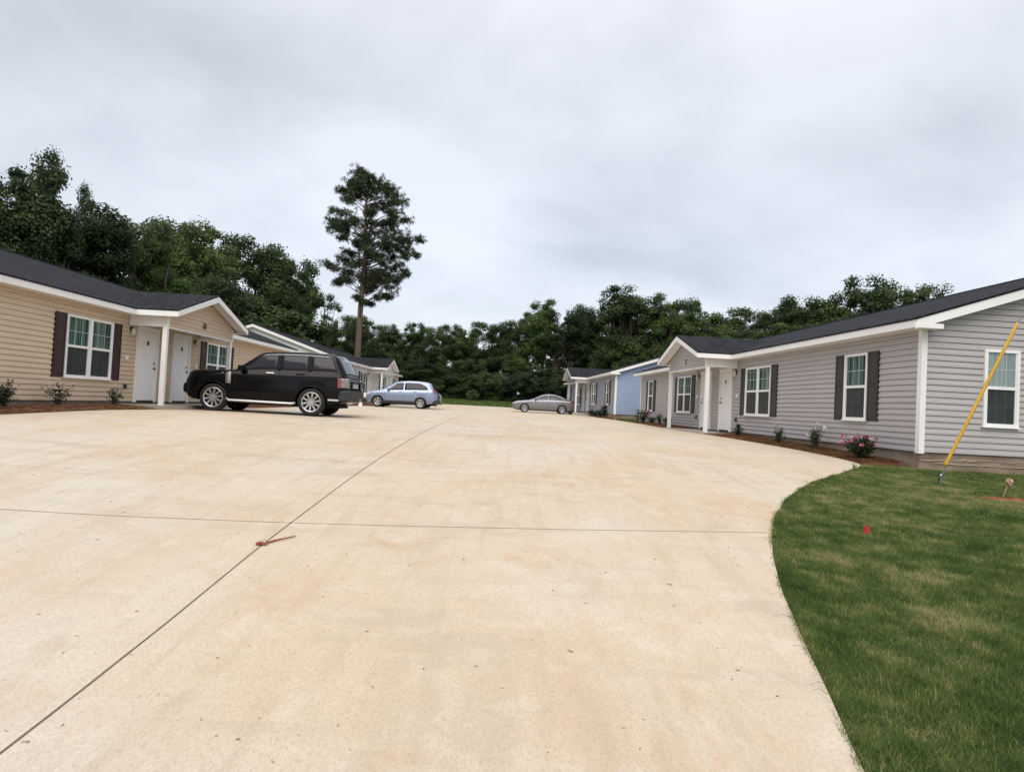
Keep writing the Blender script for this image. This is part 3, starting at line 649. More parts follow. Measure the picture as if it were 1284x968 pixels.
    for wx in P['wheels']:
        for sg in (-1, 1):
            lp = MB(); ts = np.linspace(.02, math.pi - .02, 25) if P['wr_r'] > 0 else []
            lp.tube([(wx - (ra + .004) * math.cos(t), sg * (sm('w', wx) * .985), P['wr_r'] + (ra + .004) * math.sin(t)) for t in ts], P.get('lip', .014), 6); lp.build('wheel_arch', M[P.get('lipmat', P['paint'])], root, smooth=True)
    # wheels
    def wheel(wx, sg):
        wr = P['wr_r']; rr = P['rim_r']; yo = sg * (tab('w', wx) - .015); yi = yo - sg * .23
        t = MB(); c = (wx, 0, wr); s_ = sg
        prof = [(rr - .01, yi), (wr - .03, yi), (wr - .005, yi + s_ * .03), (wr, yi + s_ * .07), (wr, yo - s_ * .06), (wr - .008, yo - s_ * .025), (wr - .035, yo), (rr + .012, yo - s_ * .002), (rr - .005, yo - s_ * .015)]
        t.lathe(prof, c, n=40); wo = t.build('wheel', M['tyre'], root, smooth=True, fixn=True)
        k = MB(); k.lathe([(rr - .004, yo - s_ * .20), (rr - .015, yo - s_ * .03), (rr, yo - s_ * .008), (rr - .008, yo - s_ * .004), (rr - .03, yo - s_ * .012), (rr - .035, yo - s_ * .05)], c, n=40)
        ns = P['spokes']; 
        for i in range(ns):
            a = 2 * math.pi * i / ns + .2; ca, sa = math.cos(a), math.sin(a); wd0, wd1 = P.get('spw', (.030, .024))
            for off_ in (P.get('split', [0])):
                vv = []
                for rad, wd, y in ((.05, wd0, yo - s_ * .035), (rr - .02, wd1, yo - s_ * .016)):
                    for e1, e2 in ((-1, 0), (1, 0), (1, -1), (-1, -1)):
                        tx = wd * e1 + off_ * rad; vv.append((wx + ca * rad - sa * tx, y + s_ * e2 * .035, wr + sa * rad + ca * tx))
                k.add(vv, [(0, 1, 2, 3), (7, 6, 5, 4), (0, 4, 5, 1), (1, 5, 6, 2), (2, 6, 7, 3), (3, 7, 4, 0)])
        k.tube([(wx, yo - s_ * .07, wr), (wx, yo - s_ * .022, wr)], [.075, .06], 16)
        k.build('rim', M['alloy'], wo, fixn=True)
        d = MB(); d.tube([(wx, yo - s_ * .10, wr), (wx, yo - s_ * .085, wr)], rr - .02, 28); d.build('backing_disc', M['well'], wo)  # near-black backing disc filling the rim behind the spokes
    for wx in P['wheels']:
        for sg in (-1, 1): wheel(wx, sg)
    u = MB(); zbm = min(b_ for a_, b_ in P['zb']); u.box(.35, Ln - .35, -.62, .62, zbm - .03, zbm + .06); u.build('underbody', M['well'], root)
    return root, S, patch, cross, tab

def lines(patch, specs, u0, u1):
    for x in specs: patch('panel_gap', lambda t, x=x: (x[0] + (x[1] - x[0]) * t - .005, x[0] + (x[1] - x[0]) * t + .005), u0, u1, 'gap', off=.0015, n=1, m=10)
def slab_box(root, name, mat, x0, x1, y0, y1, z0, z1, bevel=.01, parent=None):
    b = MB(); b.box(x0, x1, y0, y1, z0, z1); return b.build(name, M[mat], parent or root, bevel=bevel)
def mirror_part(root, x, y, z, mat, s=1.0):
    for sg in (-1, 1):
        b = MB(); b.box(x, x + .13 * s, sg * y, sg * (y + .20 * s), z, z + .15 * s); o = b.build('wing_mirror', M[mat], root, bevel=.035, fixn=True)
        b = MB(); b.box(x + .03, x + .08, sg * (y - .10), sg * (y + .02), z - .01, z + .035); b.build('mirror_arm', M['plastic'], o, fixn=True)

# --- black SUV, nose to the tan duplex
P = dict(L=4.81, paint='black_paint', wr_r=.405, rim_r=.292, wheels=(.875, 3.755), spokes=10, spw=(.020, .030), arch=.06, sm=.05,
    w=[(0, .80), (.04, .87), (.15, .93), (.45, .96), (.9, .972), (2.5, .975), (3.96, .972), (4.46, .95), (4.69, .91), (4.81, .86)],
    zb=[(0, .50), (.05, .40), (.25, .32), (.5, .29), (2.5, .28), (4.20, .30), (4.55, .38), (4.81, .46)],
    belt=[(0, .9), (.3, 1.10), (1.4, 1.20), (2.2, 1.215), (3.5, 1.235), (4.46, 1.26), (4.81, 1.1)],
    top=[(0, 1.05), (.03, 1.13), (.10, 1.18), (.25, 1.205), (.8, 1.225), (1.42, 1.255), (1.50, 1.29), (2.16, 1.79), (2.32, 1.835), (2.8, 1.865), (3.5, 1.875), (4.12, 1.86), (4.32, 1.84), (4.41, 1.79), (4.70, 1.26), (4.77, 1.12), (4.81, 1.0)],
    wr=[(0, .7), (1.4, .88), (2.2, .80), (3, .80), (4.20, .79), (4.46, .79), (4.81, .84)])
sx = -9.62
suv, S, patch, cross, tab = make_car((sx, 20.17, g1(-7.3, 19.5) - .003), P, 'black boxy SUV with silver alloy wheels nosed up to the tan duplex porch', 'SUV')
patch('front_side_glass', lambda t: (1.62 + .60 * t, 2.72 - .02 * t), 7.25, 9.0, 'tint', off=.006)
patch('rear_side_glass', lambda t: (2.80, 3.62 - .02 * t), 7.25, 9.0, 'tint', off=.006)
patch('quarter_glass', lambda t: (3.70, 4.48 - .20 * t), 7.25, 9.0, 'tint', off=.006)
patch('pillar_trim', lambda t: (2.715 - .02 * t, 2.805), 7.15, 9.1, 'gap', off=.004, n=1)
patch('pillar_trim', lambda t: (3.615 - .02 * t, 3.705), 7.15, 9.1, 'gap', off=.004, n=1)
patch('window_strip', lambda t: (2.16, 4.26), 9.05, 9.16, 'chrome', off=.008, n=16, m=1)
cross('windscreen', 1.56, 2.22, 0, 'tint'); cross('rear_glass', 4.445, 4.71, 0, 'tint_light')
cross('tailgate_garnish', 4.725, 4.77, 0, 'plastic', off=.008)
lines(patch, [(1.52, 1.50), (2.78, 2.76), (3.72, 3.58)], 2.2, 7.1)
patch('panel_gap', lambda t: (.55, 4.45), 6.55, 6.6, 'gap', off=.0015, n=30, m=1)
patch('bonnet_gap', lambda t: (.25, 1.45), 8.0, 8.06, 'gap', off=.002, n=16, m=1)
patch('side_vent', lambda t: (1.23, 1.37), 4.35, 6.2, 'sill', off=.008, n=1)
for k in range(3): patch('vent_slat', lambda t, k=k: (1.245 + k * .042, 1.262 + k * .042), 4.45, 6.1, 'plastic', off=.013, n=1)
patch('side_repeater', lambda t: (1.10, 1.14), 5.75, 5.95, 'clear_lens', off=.01, n=1, m=1)
for dx_, hp_ in ((2.52, 5.95), (3.40, 5.95)):
    q = S(dx_, hp_)
    for sg in (-1, 1):
        b = MB(); b.box(dx_ - .12, dx_ + .12, sg * (q[1] - .0), sg * (q[1] + .035), q[2] - .018, q[2] + .018); b.build('door_handle', M['chrome' if dx_ < 3 else 'black_paint'], suv, bevel=.01, fixn=True)
mirror_part(suv, 1.62, .92, 1.22, 'black_paint', 1.15)
for sg in (-1, 1):
    b = MB(); b.tube([(1.28, sg * .97, .40), (1.36, sg * 1.0, .345), (3.20, sg * 1.0, .335), (3.30, sg * .97, .36)], .035, 8); b.build('side_step', M['sill'], suv, smooth=True, fixn=True)
    b = MB(); b.box(4.52, 4.825, sg * .70, sg * .935, .86, 1.14); t_ = b.build('tail_lamp', M['smoke_lens'], suv, bevel=.02, fixn=True)
    b = MB(); b.box(4.50, 4.60, sg * .80, sg * .955, .86, 1.14); b.build('red_lens', M['red_lens'], t_, bevel=.01, fixn=True)
    b = MB(); b.box(4.20, 4.47, sg * .90, sg * .978, .89, 1.03); b.build('side_trim', M['gap'], suv, fixn=True)
    b = MB(); b.box(-.012, .14, sg * .50, sg * .80, .92, 1.05); h_ = b.build('headlight', M['clear_lens'], suv, bevel=.03, fixn=True)
    b = MB(); b.box(4.25, 4.56, sg * .90, sg * .97, .47, .52); b.build('reflector', M['chrome'], suv, fixn=True)
b = MB(); b.box(-.03, .02, -.50, .50, .80, 1.02); b.build('grille', M['plastic'], suv, bevel=.02)
b = MB(); b.box(-.07, .30, -.88, .88, .50, .80); b.build('front_bumper', M['black_paint'], suv, bevel=.07)
b = MB(); b.box(4.50, 4.88, -.93, .93, .46, .80); b.build('rear_bumper', M['plastic'], suv, bevel=.05)
b = MB(); b.box(4.78, 4.87, -.72, .72, .80, .815); b.build('bumper_top', M['plastic'], suv)
b = MB(); b.box(4.80, 4.825, -.30, .30, .88, 1.02); b.build('number_plate', M['clear_lens'], suv)
b = MB(); b.box(4.70, 4.95, -.025, .025, .43, .465); b.tube([(4.95, 0, .44), (4.97, 0, .55)], .028, 8); b.build('tow_hitch', M['steel'], suv)
b = MB(); b.box(4.79, 4.818, -.74, .74, 1.05, 1.09); b.build('tailgate_handle', M['plastic'], suv, bevel=.008)

# --- light blue crossover
P = dict(L=4.52, paint='blue_paint', wr_r=.345, rim_r=.225, wheels=(.88, 3.50), spokes=5, spw=(.05, .045), arch=.05, sm=.09,
    w=[(0, .60), (.06, .74), (.2, .83), (.5, .89), (1.0, .905), (3.6, .905), (4.2, .87), (4.42, .80), (4.52, .70)],
    zb=[(0, .36), (.2, .28), (.5, .25), (3.8, .26), (4.2, .32), (4.52, .40)],
    belt=[(0, .75), (.4, .92), (1.1, 1.0), (2.5, 1.04), (3.6, 1.09), (4.3, 1.12), (4.52, .95)],
    top=[(0, .66), (.08, .80), (.3, .92), (.7, 1.0), (1.05, 1.055), (1.15, 1.11), (1.88, 1.56), (2.15, 1.64), (2.7, 1.69), (3.3, 1.69), (3.85, 1.64), (4.08, 1.56), (4.36, 1.12), (4.46, .98), (4.52, .84)],
    wr=[(0, .6), (1.1, .80), (2.0, .66), (3.2, .66), (4.0, .64), (4.52, .70)])
crv, S, patch, cross, tab = make_car((-9.05, 40.92, g1(-7, 40.5)), P, 'light blue crossover with black lower trim parked by the white duplex', 'crossover')
patch('front_side_glass', lambda t: (1.42 + .55 * t, 2.42), 7.25, 9.0, 'tint', off=.006)
patch('rear_side_glass', lambda t: (2.50, 3.92 - .50 * t * t), 7.25, 8.9, 'tint', off=.006)
cross('windscreen', 1.22, 1.98, 0, 'tint_light'); cross('rear_glass', 4.08, 4.34, 0, 'tint')
lines(patch, [(1.32, 1.30), (2.46, 2.44), (3.38, 3.50)], 3.0, 7.0)
patch('lower_cladding', lambda t: (1.30, 3.08), 1.9, 3.3, 'plastic', off=.010, n=20, m=4)
patch('tail_lamp', lambda t: (4.18 + .05 * (1 - t), 4.43 - .16 * t), 5.2, 9.0, 'red_lens', off=.012)
patch('headlight', lambda t: (.06, .42), 4.9, 6.6, 'clear_lens', off=.008)
for x in (2.25, 3.15):
    q = S(x, 5.7)
    for sg in (-1, 1):
        b = MB(); b.box(x - .10, x + .10, sg * q[1], sg * (q[1] + .03), q[2] - .015, q[2] + .015); b.build('door_handle', M['blue_paint'], crv, bevel=.008, fixn=True)
mirror_part(crv, 1.45, .86, 1.04, 'blue_paint')
b = MB(); b.box(-.03, .35, -.80, .80, .30, .50); b.build('front_bumper', M['plastic'], crv, bevel=.06)
b = MB(); b.box(4.05, 4.56, -.83, .83, .34, .58); b.build('rear_bumper', M['plastic'], crv, bevel=.06)
b = MB(); b.box(-.012, .05, -.42, .42, .56, .70); b.build('grille', M['plastic'], crv, bevel=.01)

# --- grey sedan (nose left)
SED = dict(L=4.84, paint='grey_paint', wr_r=.325, rim_r=.225, wheels=(.98, 3.76), spokes=10, spw=(.018, .022), arch=.045, sm=.10,
    w=[(0, .55), (.07, .70), (.22, .82), (.6, .89), (1.1, .912), (3.8, .912), (4.4, .87), (4.7, .80), (4.84, .68)],
    zb=[(0, .30), (.2, .21), (.5, .19), (4.2, .21), (4.6, .28), (4.84, .36)],
    belt=[(0, .62), (.4, .80), (1.3, .90), (2.5, .94), (3.8, .97), (4.5, .95), (4.84, .80)],
    top=[(0, .58), (.07, .70), (.3, .80), (.8, .885), (1.35, .95), (1.5, 1.00), (2.2, 1.34), (2.5, 1.42), (2.9, 1.45), (3.3, 1.42), (3.75, 1.28), (4.15, 1.09), (4.35, 1.05), (4.68, 1.04), (4.76, .98), (4.84, .80)],
    wr=[(0, .5), (1.35, .78), (2.3, .57), (3.3, .56), (4.1, .66), (4.84, .6)])
def sedan(loc, paint, label):
    P = dict(SED, paint=paint)
    rt_, S, patch, cross, tab = make_car(loc, P, label, 'sedan')
    patch('front_side_glass', lambda t: (1.72 + .55 * t, 2.68), 7.25, 9.0, 'tint_light', off=.006)
    patch('rear_side_glass', lambda t: (2.76, 3.86 - .46 * t), 7.25, 9.0, 'tint_light', off=.006)
    cross('windscreen', 1.56, 2.30, 0, 'tint_light'); cross('rear_glass', 3.42, 4.10, 0, 'tint_light')
    patch('window_strip', lambda t: (2.25, 3.45), 9.03, 9.12, 'chrome', off=.007, n=16, m=1)
    lines(patch, [(1.55, 1.50), (2.72, 2.70), (3.66, 3.84)], 3.0, 7.0)
    patch('tail_lamp', lambda t: (4.40 - .1 * t, 4.80), 5.2, 6.9, 'red_lens', off=.010)
    patch('headlight', lambda t: (.10, .62), 5.3, 6.8, 'clear_lens', off=.008)
    patch('sill_trim', lambda t: (1.38, 3.38), 1.6, 2.3, 'plastic', off=.008, n=20, m=2)
    for x in (2.5, 3.45):
        q = S(x, 5.75)
        for sg in (-1, 1):
            b = MB(); b.box(x - .10, x + .10, sg * q[1], sg * (q[1] + .03), q[2] - .015, q[2] + .015); b.build('door_handle', M['chrome'], rt_, bevel=.008, fixn=True)
    mirror_part(rt_, 1.74, .86, .93, 'plastic', .85)
    b = MB(); b.box(-.02, .22, -.62, .62, .26, .40); b.build('air_intake', M['plastic'], rt_, bevel=.04)
    b = MB(); b.box(-.012, .06, -.40, .40, .50, .62); b.build('grille', M['plastic'], rt_, bevel=.01)
    b = MB(); b.box(4.80, 4.852, -.26, .26, .66, .78); b.build('number_plate', M['clear_lens'], rt_)
    b = MB(); b.box(4.60, 4.83, -.70, .70, .28, .38); b.build('rear_diffuser', M['plastic'], rt_, bevel=.03)
    return rt_
sedan((0.03, 49.52, g1(2.5, 49)), 'grey_paint', 'dark grey sedan parked across the far end before the blue duplex')
sedan((-9.62, 45.0, g1(-7, 45)), 'silver_paint', 'silver car mostly hidden behind the light blue crossover')

# ---------------------------------------------------------------- foliage helpers
def leaf_cards(cen, nor, size, asp=.6, rs=None):
    """diamond-ish quads at cen, facing nor, with random spin"""
    rs = rs or rng; n = len(cen); nor = nor / (np.linalg.norm(nor, axis=1, keepdims=True) + 1e-9)
    r = rs.normal(size=(n, 3)); a = np.cross(nor, r); a /= (np.linalg.norm(a, axis=1, keepdims=True) + 1e-9); b = np.cross(nor, a)
    s = np.asarray(size).reshape(-1, 1) * rs.uniform(.7, 1.3, (n, 1)); a = a * s / 2; b = b * s * asp / 2
    V = np.stack([cen - a, cen - b * 1.0 + a * .1, cen + a, cen + b * 1.0 + a * .1], 1); return V.reshape(-1, 3)
def bush(root_name, loc, h, w, label, cat='shrub', group=None, leafsize=.05, nst=9, per=26, mat='shrubleaf', flowers=0, fmat='petal', fname='blossom', top_only=True, seed=0, core=0, spread=1.0):
    rs = np.random.default_rng(seed + 100); root = empty(root_name, loc, 0, label=label, cat=cat, group=group)
    st = MB(); C_, N_ = [], []; tips = []
    for i in range(nst):
        a = rs.uniform(0, 2 * math.pi); k = rs.uniform(.15, 1) * spread; hh = h * rs.uniform(.62, 1.05) * (1 - .22 * k)
        p0 = np.array([rs.normal(0, .02), rs.normal(0, .02), 0]); p2 = np.array([math.cos(a) * w / 2 * k, math.sin(a) * w / 2 * k, hh]); p1 = p0 * .5 + p2 * .5 + np.array([-p2[0] * .12, -p2[1] * .12, hh * .08])
        st.tube([p0, p1, p2], [.008, .006, .003], 5)
        tips.append(p2)
        t = rs.uniform(.12, 1.0, per) ** .8; q = (1 - t)[:, None]**2 * p0 + 2 * (t * (1 - t))[:, None] * p1 + (t**2)[:, None] * p2
        q += rs.normal(0, leafsize * .55, (per, 3)); C_.append(q); N_.append(rs.normal(size=(per, 3)) + [0, 0, .8])
    if core:
        q = rs.normal(0, 1, (core, 3)); q = q / np.linalg.norm(q, axis=1, keepdims=True) * rs.uniform(.3, 1, (core, 1)) ** .5; q *= [w * .40, w * .40, h * .36]; q[:, 2] += h * .42
        q[:, 2] = np.maximum(q[:, 2], .02); C_.append(q); N_.append(q - [0, 0, h * .2] + rs.normal(0, .2, (core, 3)))
    C_ = np.concatenate(C_); N_ = np.concatenate(N_)
    st.build('stem', M['stem'], root)
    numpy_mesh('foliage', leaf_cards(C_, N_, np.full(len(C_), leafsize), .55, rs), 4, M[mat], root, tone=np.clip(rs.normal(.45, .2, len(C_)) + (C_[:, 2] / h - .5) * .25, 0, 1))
    for i in range(flowers):
        p = tips[i % nst] + rs.normal(0, .05, 3) * [1, 1, .6] if top_only else tips[i % nst] * rs.uniform(.6, 1)
        n = 9; cc = np.repeat(p[None], n, 0) + rs.normal(0, .016, (n, 3)); nn_ = rs.normal(size=(n, 3)) + [0, -.6, .7]
        numpy_mesh(fname, leaf_cards(cc, nn_, np.full(n, .055), .9, rs), 4, M[fmat], root)
    return root
def gb(x, y): return g1(x, y) + .05
GR = 'young shrubs planted in the flower beds'
bush('shrub', (-10.25, 13.25, gb(-10.2, 13.2)), .62, .62, 'bushy young evergreen shrub at the left end of the tan duplex bed', group=GR, seed=1, nst=14, per=34, core=180)
bush('shrub', (-10.25, 14.9, gb(-10.2, 14.9)), .62, .72, 'spreading leggy shrub below the left window of the tan duplex', group=GR, seed=2, nst=11, per=26, core=90, spread=1.15)
bush('shrub', (-10.15, 16.8, gb(-10.1, 16.8)), .50, .50, 'small shrub between the window and first door of the tan duplex', group=GR, seed=3, nst=11, per=24, core=70)
bush('shrub', (7.05, 20.2, gb(7.05, 20.2)), .42, .46, 'small shrub just right of the grey duplex door', group=GR, seed=4, nst=12, per=26, core=80, leafsize=.045)
bush('shrub', (7.12, 17.35, gb(7.1, 17.3)), .42, .52, 'low leggy shrub below the double window of the grey duplex', group=GR, seed=5, nst=12, per=26, core=80, leafsize=.045)
bush('shrub', (7.42, 15.95, gb(7.4, 15.9)), .58, .42, 'upright pale-leaved shrub with white tips left of the single window', group=GR, seed=6, nst=20, per=30, core=90, mat='paleleaf', flowers=5, fmat='petal_white', leafsize=.045, spread=.9)
bush('rose_bush', (7.42, 13.85, gb(7.4, 13.8)), .55, .72, 'large dark rose bush with pink blooms at the corner of the grey duplex', 'rose bush', GR, seed=7, nst=20, per=40, core=800, flowers=17, leafsize=.05)
bush('rose_bush', (6.35, 31.6, gb(6.3, 31.6)), .72, .95, 'pink rose bush at the far corner of the grey duplex before the blue end wall', 'rose bush', GR, seed=8, nst=14, per=30, core=300, flowers=12, leafsize=.07)
for i, (x, y, h_, w_, lb) in enumerate([(6.75, 28.2, .42, .5, 'small shrub nearest the far porch post of the grey duplex'), (6.7, 29.3, .52, .6, 'shrub under the far single window of the grey duplex'), (6.55, 30.4, .4, .5, 'low shrub between the far window and the rose bush')]):
    bush('shrub', (x, y, gb(x, y)), h_, w_, lb, group=GR, seed=20 + i, nst=10, per=22, core=80, leafsize=.06)
bush('rose_bush', (5.95, 41.6, gb(5.9, 41.6)), .95, .8, 'red rose bush under the near window of the blue duplex', 'rose bush', GR, seed=31, nst=14, per=26, core=240, flowers=11, leafsize=.09)
for i, (x, y, h_, lb) in enumerate([(5.9, 43.3, .55, 'rounded dark shrub left of the red rose bush'), (5.85, 45.2, .5, 'low shrub under the double window of the blue duplex'), (5.85, 47.0, .5, 'shrub nearest the first door of the blue duplex')]):
    bush('shrub', (x, y, gb(x, y)), h_, .9, lb, group=GR, seed=40 + i, nst=8, per=16, core=160, leafsize=.09)
bush('rose_bush', (4.75, 51.5, gb(4.7, 51.5)), .8, .8, 'rose bush behind the tail of the grey sedan', 'rose bush', GR, seed=50, nst=12, per=20, core=160, flowers=8, leafsize=.09)

# ---------------------------------------------------------------- lawn grass
def lawn(name, n, yr, xmax, h, w, label, dens=None, leanf=.5, xmin=None):
    rs = np.random.default_rng(11)
    y = yr[0] + (yr[1] - yr[0]) * rs.random(n * 2) ** 1.25; x0 = (redge(y) - .02) if xmin is None else np.full(len(y), xmin)
    x = x0 + (np.minimum(xmax, .95 * y + 3.2) - x0) * rs.random(len(y)) ** 1.1; ok = x > x0
    wl = 7.45 - .0507 * (y - 23.73)
    ok &= ~((x > wl - .02) & (y > 12.68)); ok &= ~((y > 13.15) & (x > redge(y)))
    # bare clay spot and thin dead spots
    cl = ((x - 7.25) / .50) ** 2 + ((y - 9.5) / .17) ** 2; ok &= (cl * (1 + .5 * np.sin(x * 23) * np.sin(y * 31)) > 1) | (rs.random(len(y)) < .10)
    x, y = x[ok][:n], y[ok][:n]; n = len(x)
    z = np.asarray(G(x, y)) - .022
    # tone field: sums of sines + dead patches
    tn = .44 + .06 * np.sin(x * 2.1 + 1.3 * np.sin(y * 1.4)) + .07 * np.sin(y * 2.9 + x) + .05 * np.sin(x * 7.3 + 2 * np.sin(y * 5.1)) + rs.normal(0, .14, n)
    far = np.clip((y - 6) / 4, 0, 1); tn += .12 * far
    for cx, cy, rx, ry, s_ in [(3.18, 4.68, .30, .22, .55), (2.95, 5.9, .28, .2, .30), (3.55, 5.55, .3, .14, .40), (6.8, 10.1, .55, .2, .45), (5.4, 8.9, 1.3, .45, .25), (2.45, 3.9, .2, .2, .22), (7.6, 9.2, .9, .25, .35), (3.0, 7.6, .5, .2, .3), (5.0, 6.3, .5, .3, .25), (3.9, 4.4, .5, .3, .2)]:
        tn += s_ * np.exp(-(((x - cx) / rx) ** 2 + ((y - cy) / ry) ** 2)) * rs.uniform(.4, 1.4, n)
    tn += (rs.random(n) < .09) * .35
    for _ in range(170):
        cy = rs.uniform(2.8, 11.5); cx = float(redge(cy)) + rs.uniform(.1, max(.4, .85 * cy - float(redge(cy)))); r0 = rs.uniform(.03, .12); s_ = rs.uniform(.12, .38)
        q = (np.abs(x - cx) < r0 * 2.5) & (np.abs(y - cy) < r0 * 2.5); tn[q] += s_ * np.exp(-(((x[q] - cx) / r0) ** 2 + ((y[q] - cy) / r0) ** 2))
    hh = h * rs.uniform(.5, 1.3, n) * (1 + .25 * np.sin(x * 5 + 2 * np.sin(y * 4))); hh *= np.where(rs.random(n) < .012, 2.0, 1)
    a = rs.uniform(0, 2 * math.pi, n); ln = hh * rs.uniform(.2, 1.2, n) * leanf * 1.6; dx, dy = np.cos(a) * ln, np.sin(a) * ln
    b_ = rs.uniform(0, 2 * math.pi, n); ww = w * rs.uniform(.7, 1.3, n) * np.clip(.55 + y * .09, .8, 1.7); wx, wy = np.cos(b_) * ww / 2, np.sin(b_) * ww / 2
    V = np.empty((n, 6, 3), np.float32)
    V[:, 0] = np.stack([x - wx, y - wy, z], 1); V[:, 1] = np.stack([x + wx, y + wy, z], 1)
    mx, my, mz = x + dx * .35, y + dy * .35, z + hh * .6
    V[:, 2] = np.stack([mx + wx * .8, my + wy * .8, mz], 1); V[:, 5] = np.stack([mx - wx * .8, my - wy * .8, mz], 1)
    V[:, 3] = np.stack([x + dx + wx * .15, y + dy + wy * .15, z + hh], 1); V[:, 4] = np.stack([x + dx - wx * .15, y + dy - wy * .15, z + hh], 1)
    Q = V[:, [0, 1, 2, 5, 5, 2, 3, 4]].reshape(-1, 3)
    o = numpy_mesh(name, Q, 4, M['grass'], tone=np.repeat(np.clip(tn, 0, 1), 2)); tag(o, label, 'grass', kind='stuff'); return o
lawn('lawn_grass', 560000, (2.2, 13.3), 13, .034, .0042, 'mown green lawn with straw coloured patches beside the curved driveway edge')
def rough(name, n, xr, yr, h, label, tone=.45, w=.02):
    rs = np.random.default_rng(5); x = rs.uniform(*xr, n); y = rs.uniform(*yr, n); z = np.asarray(G(x, y)) - .02; hh = h * rs.uniform(.5, 1.4, n)
    a = rs.uniform(0, 6.28, n); b_ = rs.uniform(0, 6.28, n); V = np.empty((n, 4, 3), np.float32); wx, wy = np.cos(b_) * w, np.sin(b_) * w
    tx, ty = x + np.cos(a) * hh * .4, y + np.sin(a) * hh * .4
    V[:, 0] = np.stack([x - wx, y - wy, z], 1); V[:, 1] = np.stack([x + wx, y + wy, z], 1); V[:, 2] = np.stack([tx + wx * .2, ty + wy * .2, z + hh], 1); V[:, 3] = np.stack([tx - wx * .2, ty - wy * .2, z + hh], 1)
    o = numpy_mesh(name, V.reshape(-1, 3), 4, M['grass'], tone=np.clip(rs.normal(tone, .12, n), 0, 1)); tag(o, label, 'grass', kind='stuff')
rough('rough_grass', 60000, (-22, 16), (62, 80), .13, 'strip of grass between the far end of the drive and the woods', .50, .03)
rough('verge_grass', 16000, (6.3, 9.5), (34.6, 39.2), .09, 'short grass in the gap between the grey and the blue duplex', .5, .012)

# ---------------------------------------------------------------- trees
def tree_proto(name, H, Rw, seed, mat='leaf', nclump=70, per=230, leaf=.22, base=.12, trunk=.22, topw=.6, airy=0.0, clumpr=1.0, tmat='bark'):
    """crown of many small leaf cards gathered in flattened clumps round real limbs"""
    rs = np.random.default_rng(seed); root = bpy.data.objects.new(name, None); COL.objects.link(root)
    # lobes give the crown an uneven outline
    nl = rs.integers(5, 8); lobes = []
    for i in range(nl):
        a = 2 * math.pi * i / nl + rs.uniform(-.4, .4); zz = rs.uniform(base + .12, .82); r = Rw * (.75 if zz < .6 else topw) * rs.uniform(.45, .8)
        lobes.append((math.cos(a) * r, math.sin(a) * r, zz * H, rs.uniform(.30, .50) * Rw, rs.uniform(.12, .2) * H))
    lobes.append((rs.normal(0, .1) * Rw, rs.normal(0, .1) * Rw, .84 * H, .42 * Rw, .15 * H)); lobes.append((0, 0, .55 * H, .6 * Rw, .28 * H))
    cl = []
    nclump = int(nclump * 1.45); per = int(per * .8)
    for i in range(nclump):
        lx, ly, lz, lr, lh = lobes[rs.integers(len(lobes))]; d = rs.normal(size=3); d /= np.linalg.norm(d); k = rs.uniform(.55, 1.02)
        cl.append((lx + d[0] * lr * k, ly + d[1] * lr * k, max(base * H, lz + d[2] * lh * k)))
    cl = np.array(cl); tb = MB(); lean = rs.normal(0, .02, 2) * H
    tp = [np.array([lean[0] * t * t, lean[1] * t * t, t * H * .86]) + np.append(rs.normal(0, .02 * Rw, 2) * (t > 0), 0) for t in np.linspace(0, 1, 7)]
    tb.tube(tp, [trunk * (1.25 if i == 0 else 1) * (1 - .14 * i) + .01 for i in range(7)], 9)
    tb.build('trunk', M[tmat], root, smooth=True)
    lm = MB()
    for i in rs.choice(nclump, min(nclump, 40), replace=False):
        c = cl[i]; t = min(.95, max(.15, c[2] / H * .78 - .05)); f_ = t * 6 ; i0 = min(5, int(f_)); s = tp[i0] + (tp[i0 + 1] - tp[i0]) * (f_ - i0)
        m_ = s * .5 + c * .5 + rs.normal(0, .05 * Rw, 3) - [0, 0, .04 * H]
        lm.tube([s, m_, c], [trunk * .34 * (1 - t * .6), trunk * .2 * (1 - t * .5), .012], 5, cap=False)
    lm.build('limbs', M[tmat], root, smooth=True)
    C_, N_, T_ = [], [], []
    for c in cl:
        r = clumpr * Rw * rs.uniform(.10, .23); n = int(1.7 * per * rs.uniform(.6, 1.2) * (1 - airy * rs.random())); ct = rs.normal(0, .13)
        d = rs.normal(size=(n, 3)); d /= np.linalg.norm(d, axis=1, keepdims=True); k = rs.uniform(.2, 1.08, (n, 1)) ** .55 * np.where(rs.random((n, 1)) < .2, rs.uniform(1, 1.5, (n, 1)), 1)
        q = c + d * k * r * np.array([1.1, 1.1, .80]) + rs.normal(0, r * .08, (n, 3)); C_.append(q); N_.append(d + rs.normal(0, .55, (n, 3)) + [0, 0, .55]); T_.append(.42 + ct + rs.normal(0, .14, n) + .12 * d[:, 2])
    C_ = np.concatenate(C_); N_ = np.concatenate(N_); T_ = np.concatenate(T_)
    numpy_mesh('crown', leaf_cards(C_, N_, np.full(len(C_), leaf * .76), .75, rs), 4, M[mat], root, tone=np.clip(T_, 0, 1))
    root['h'] = H
    return root
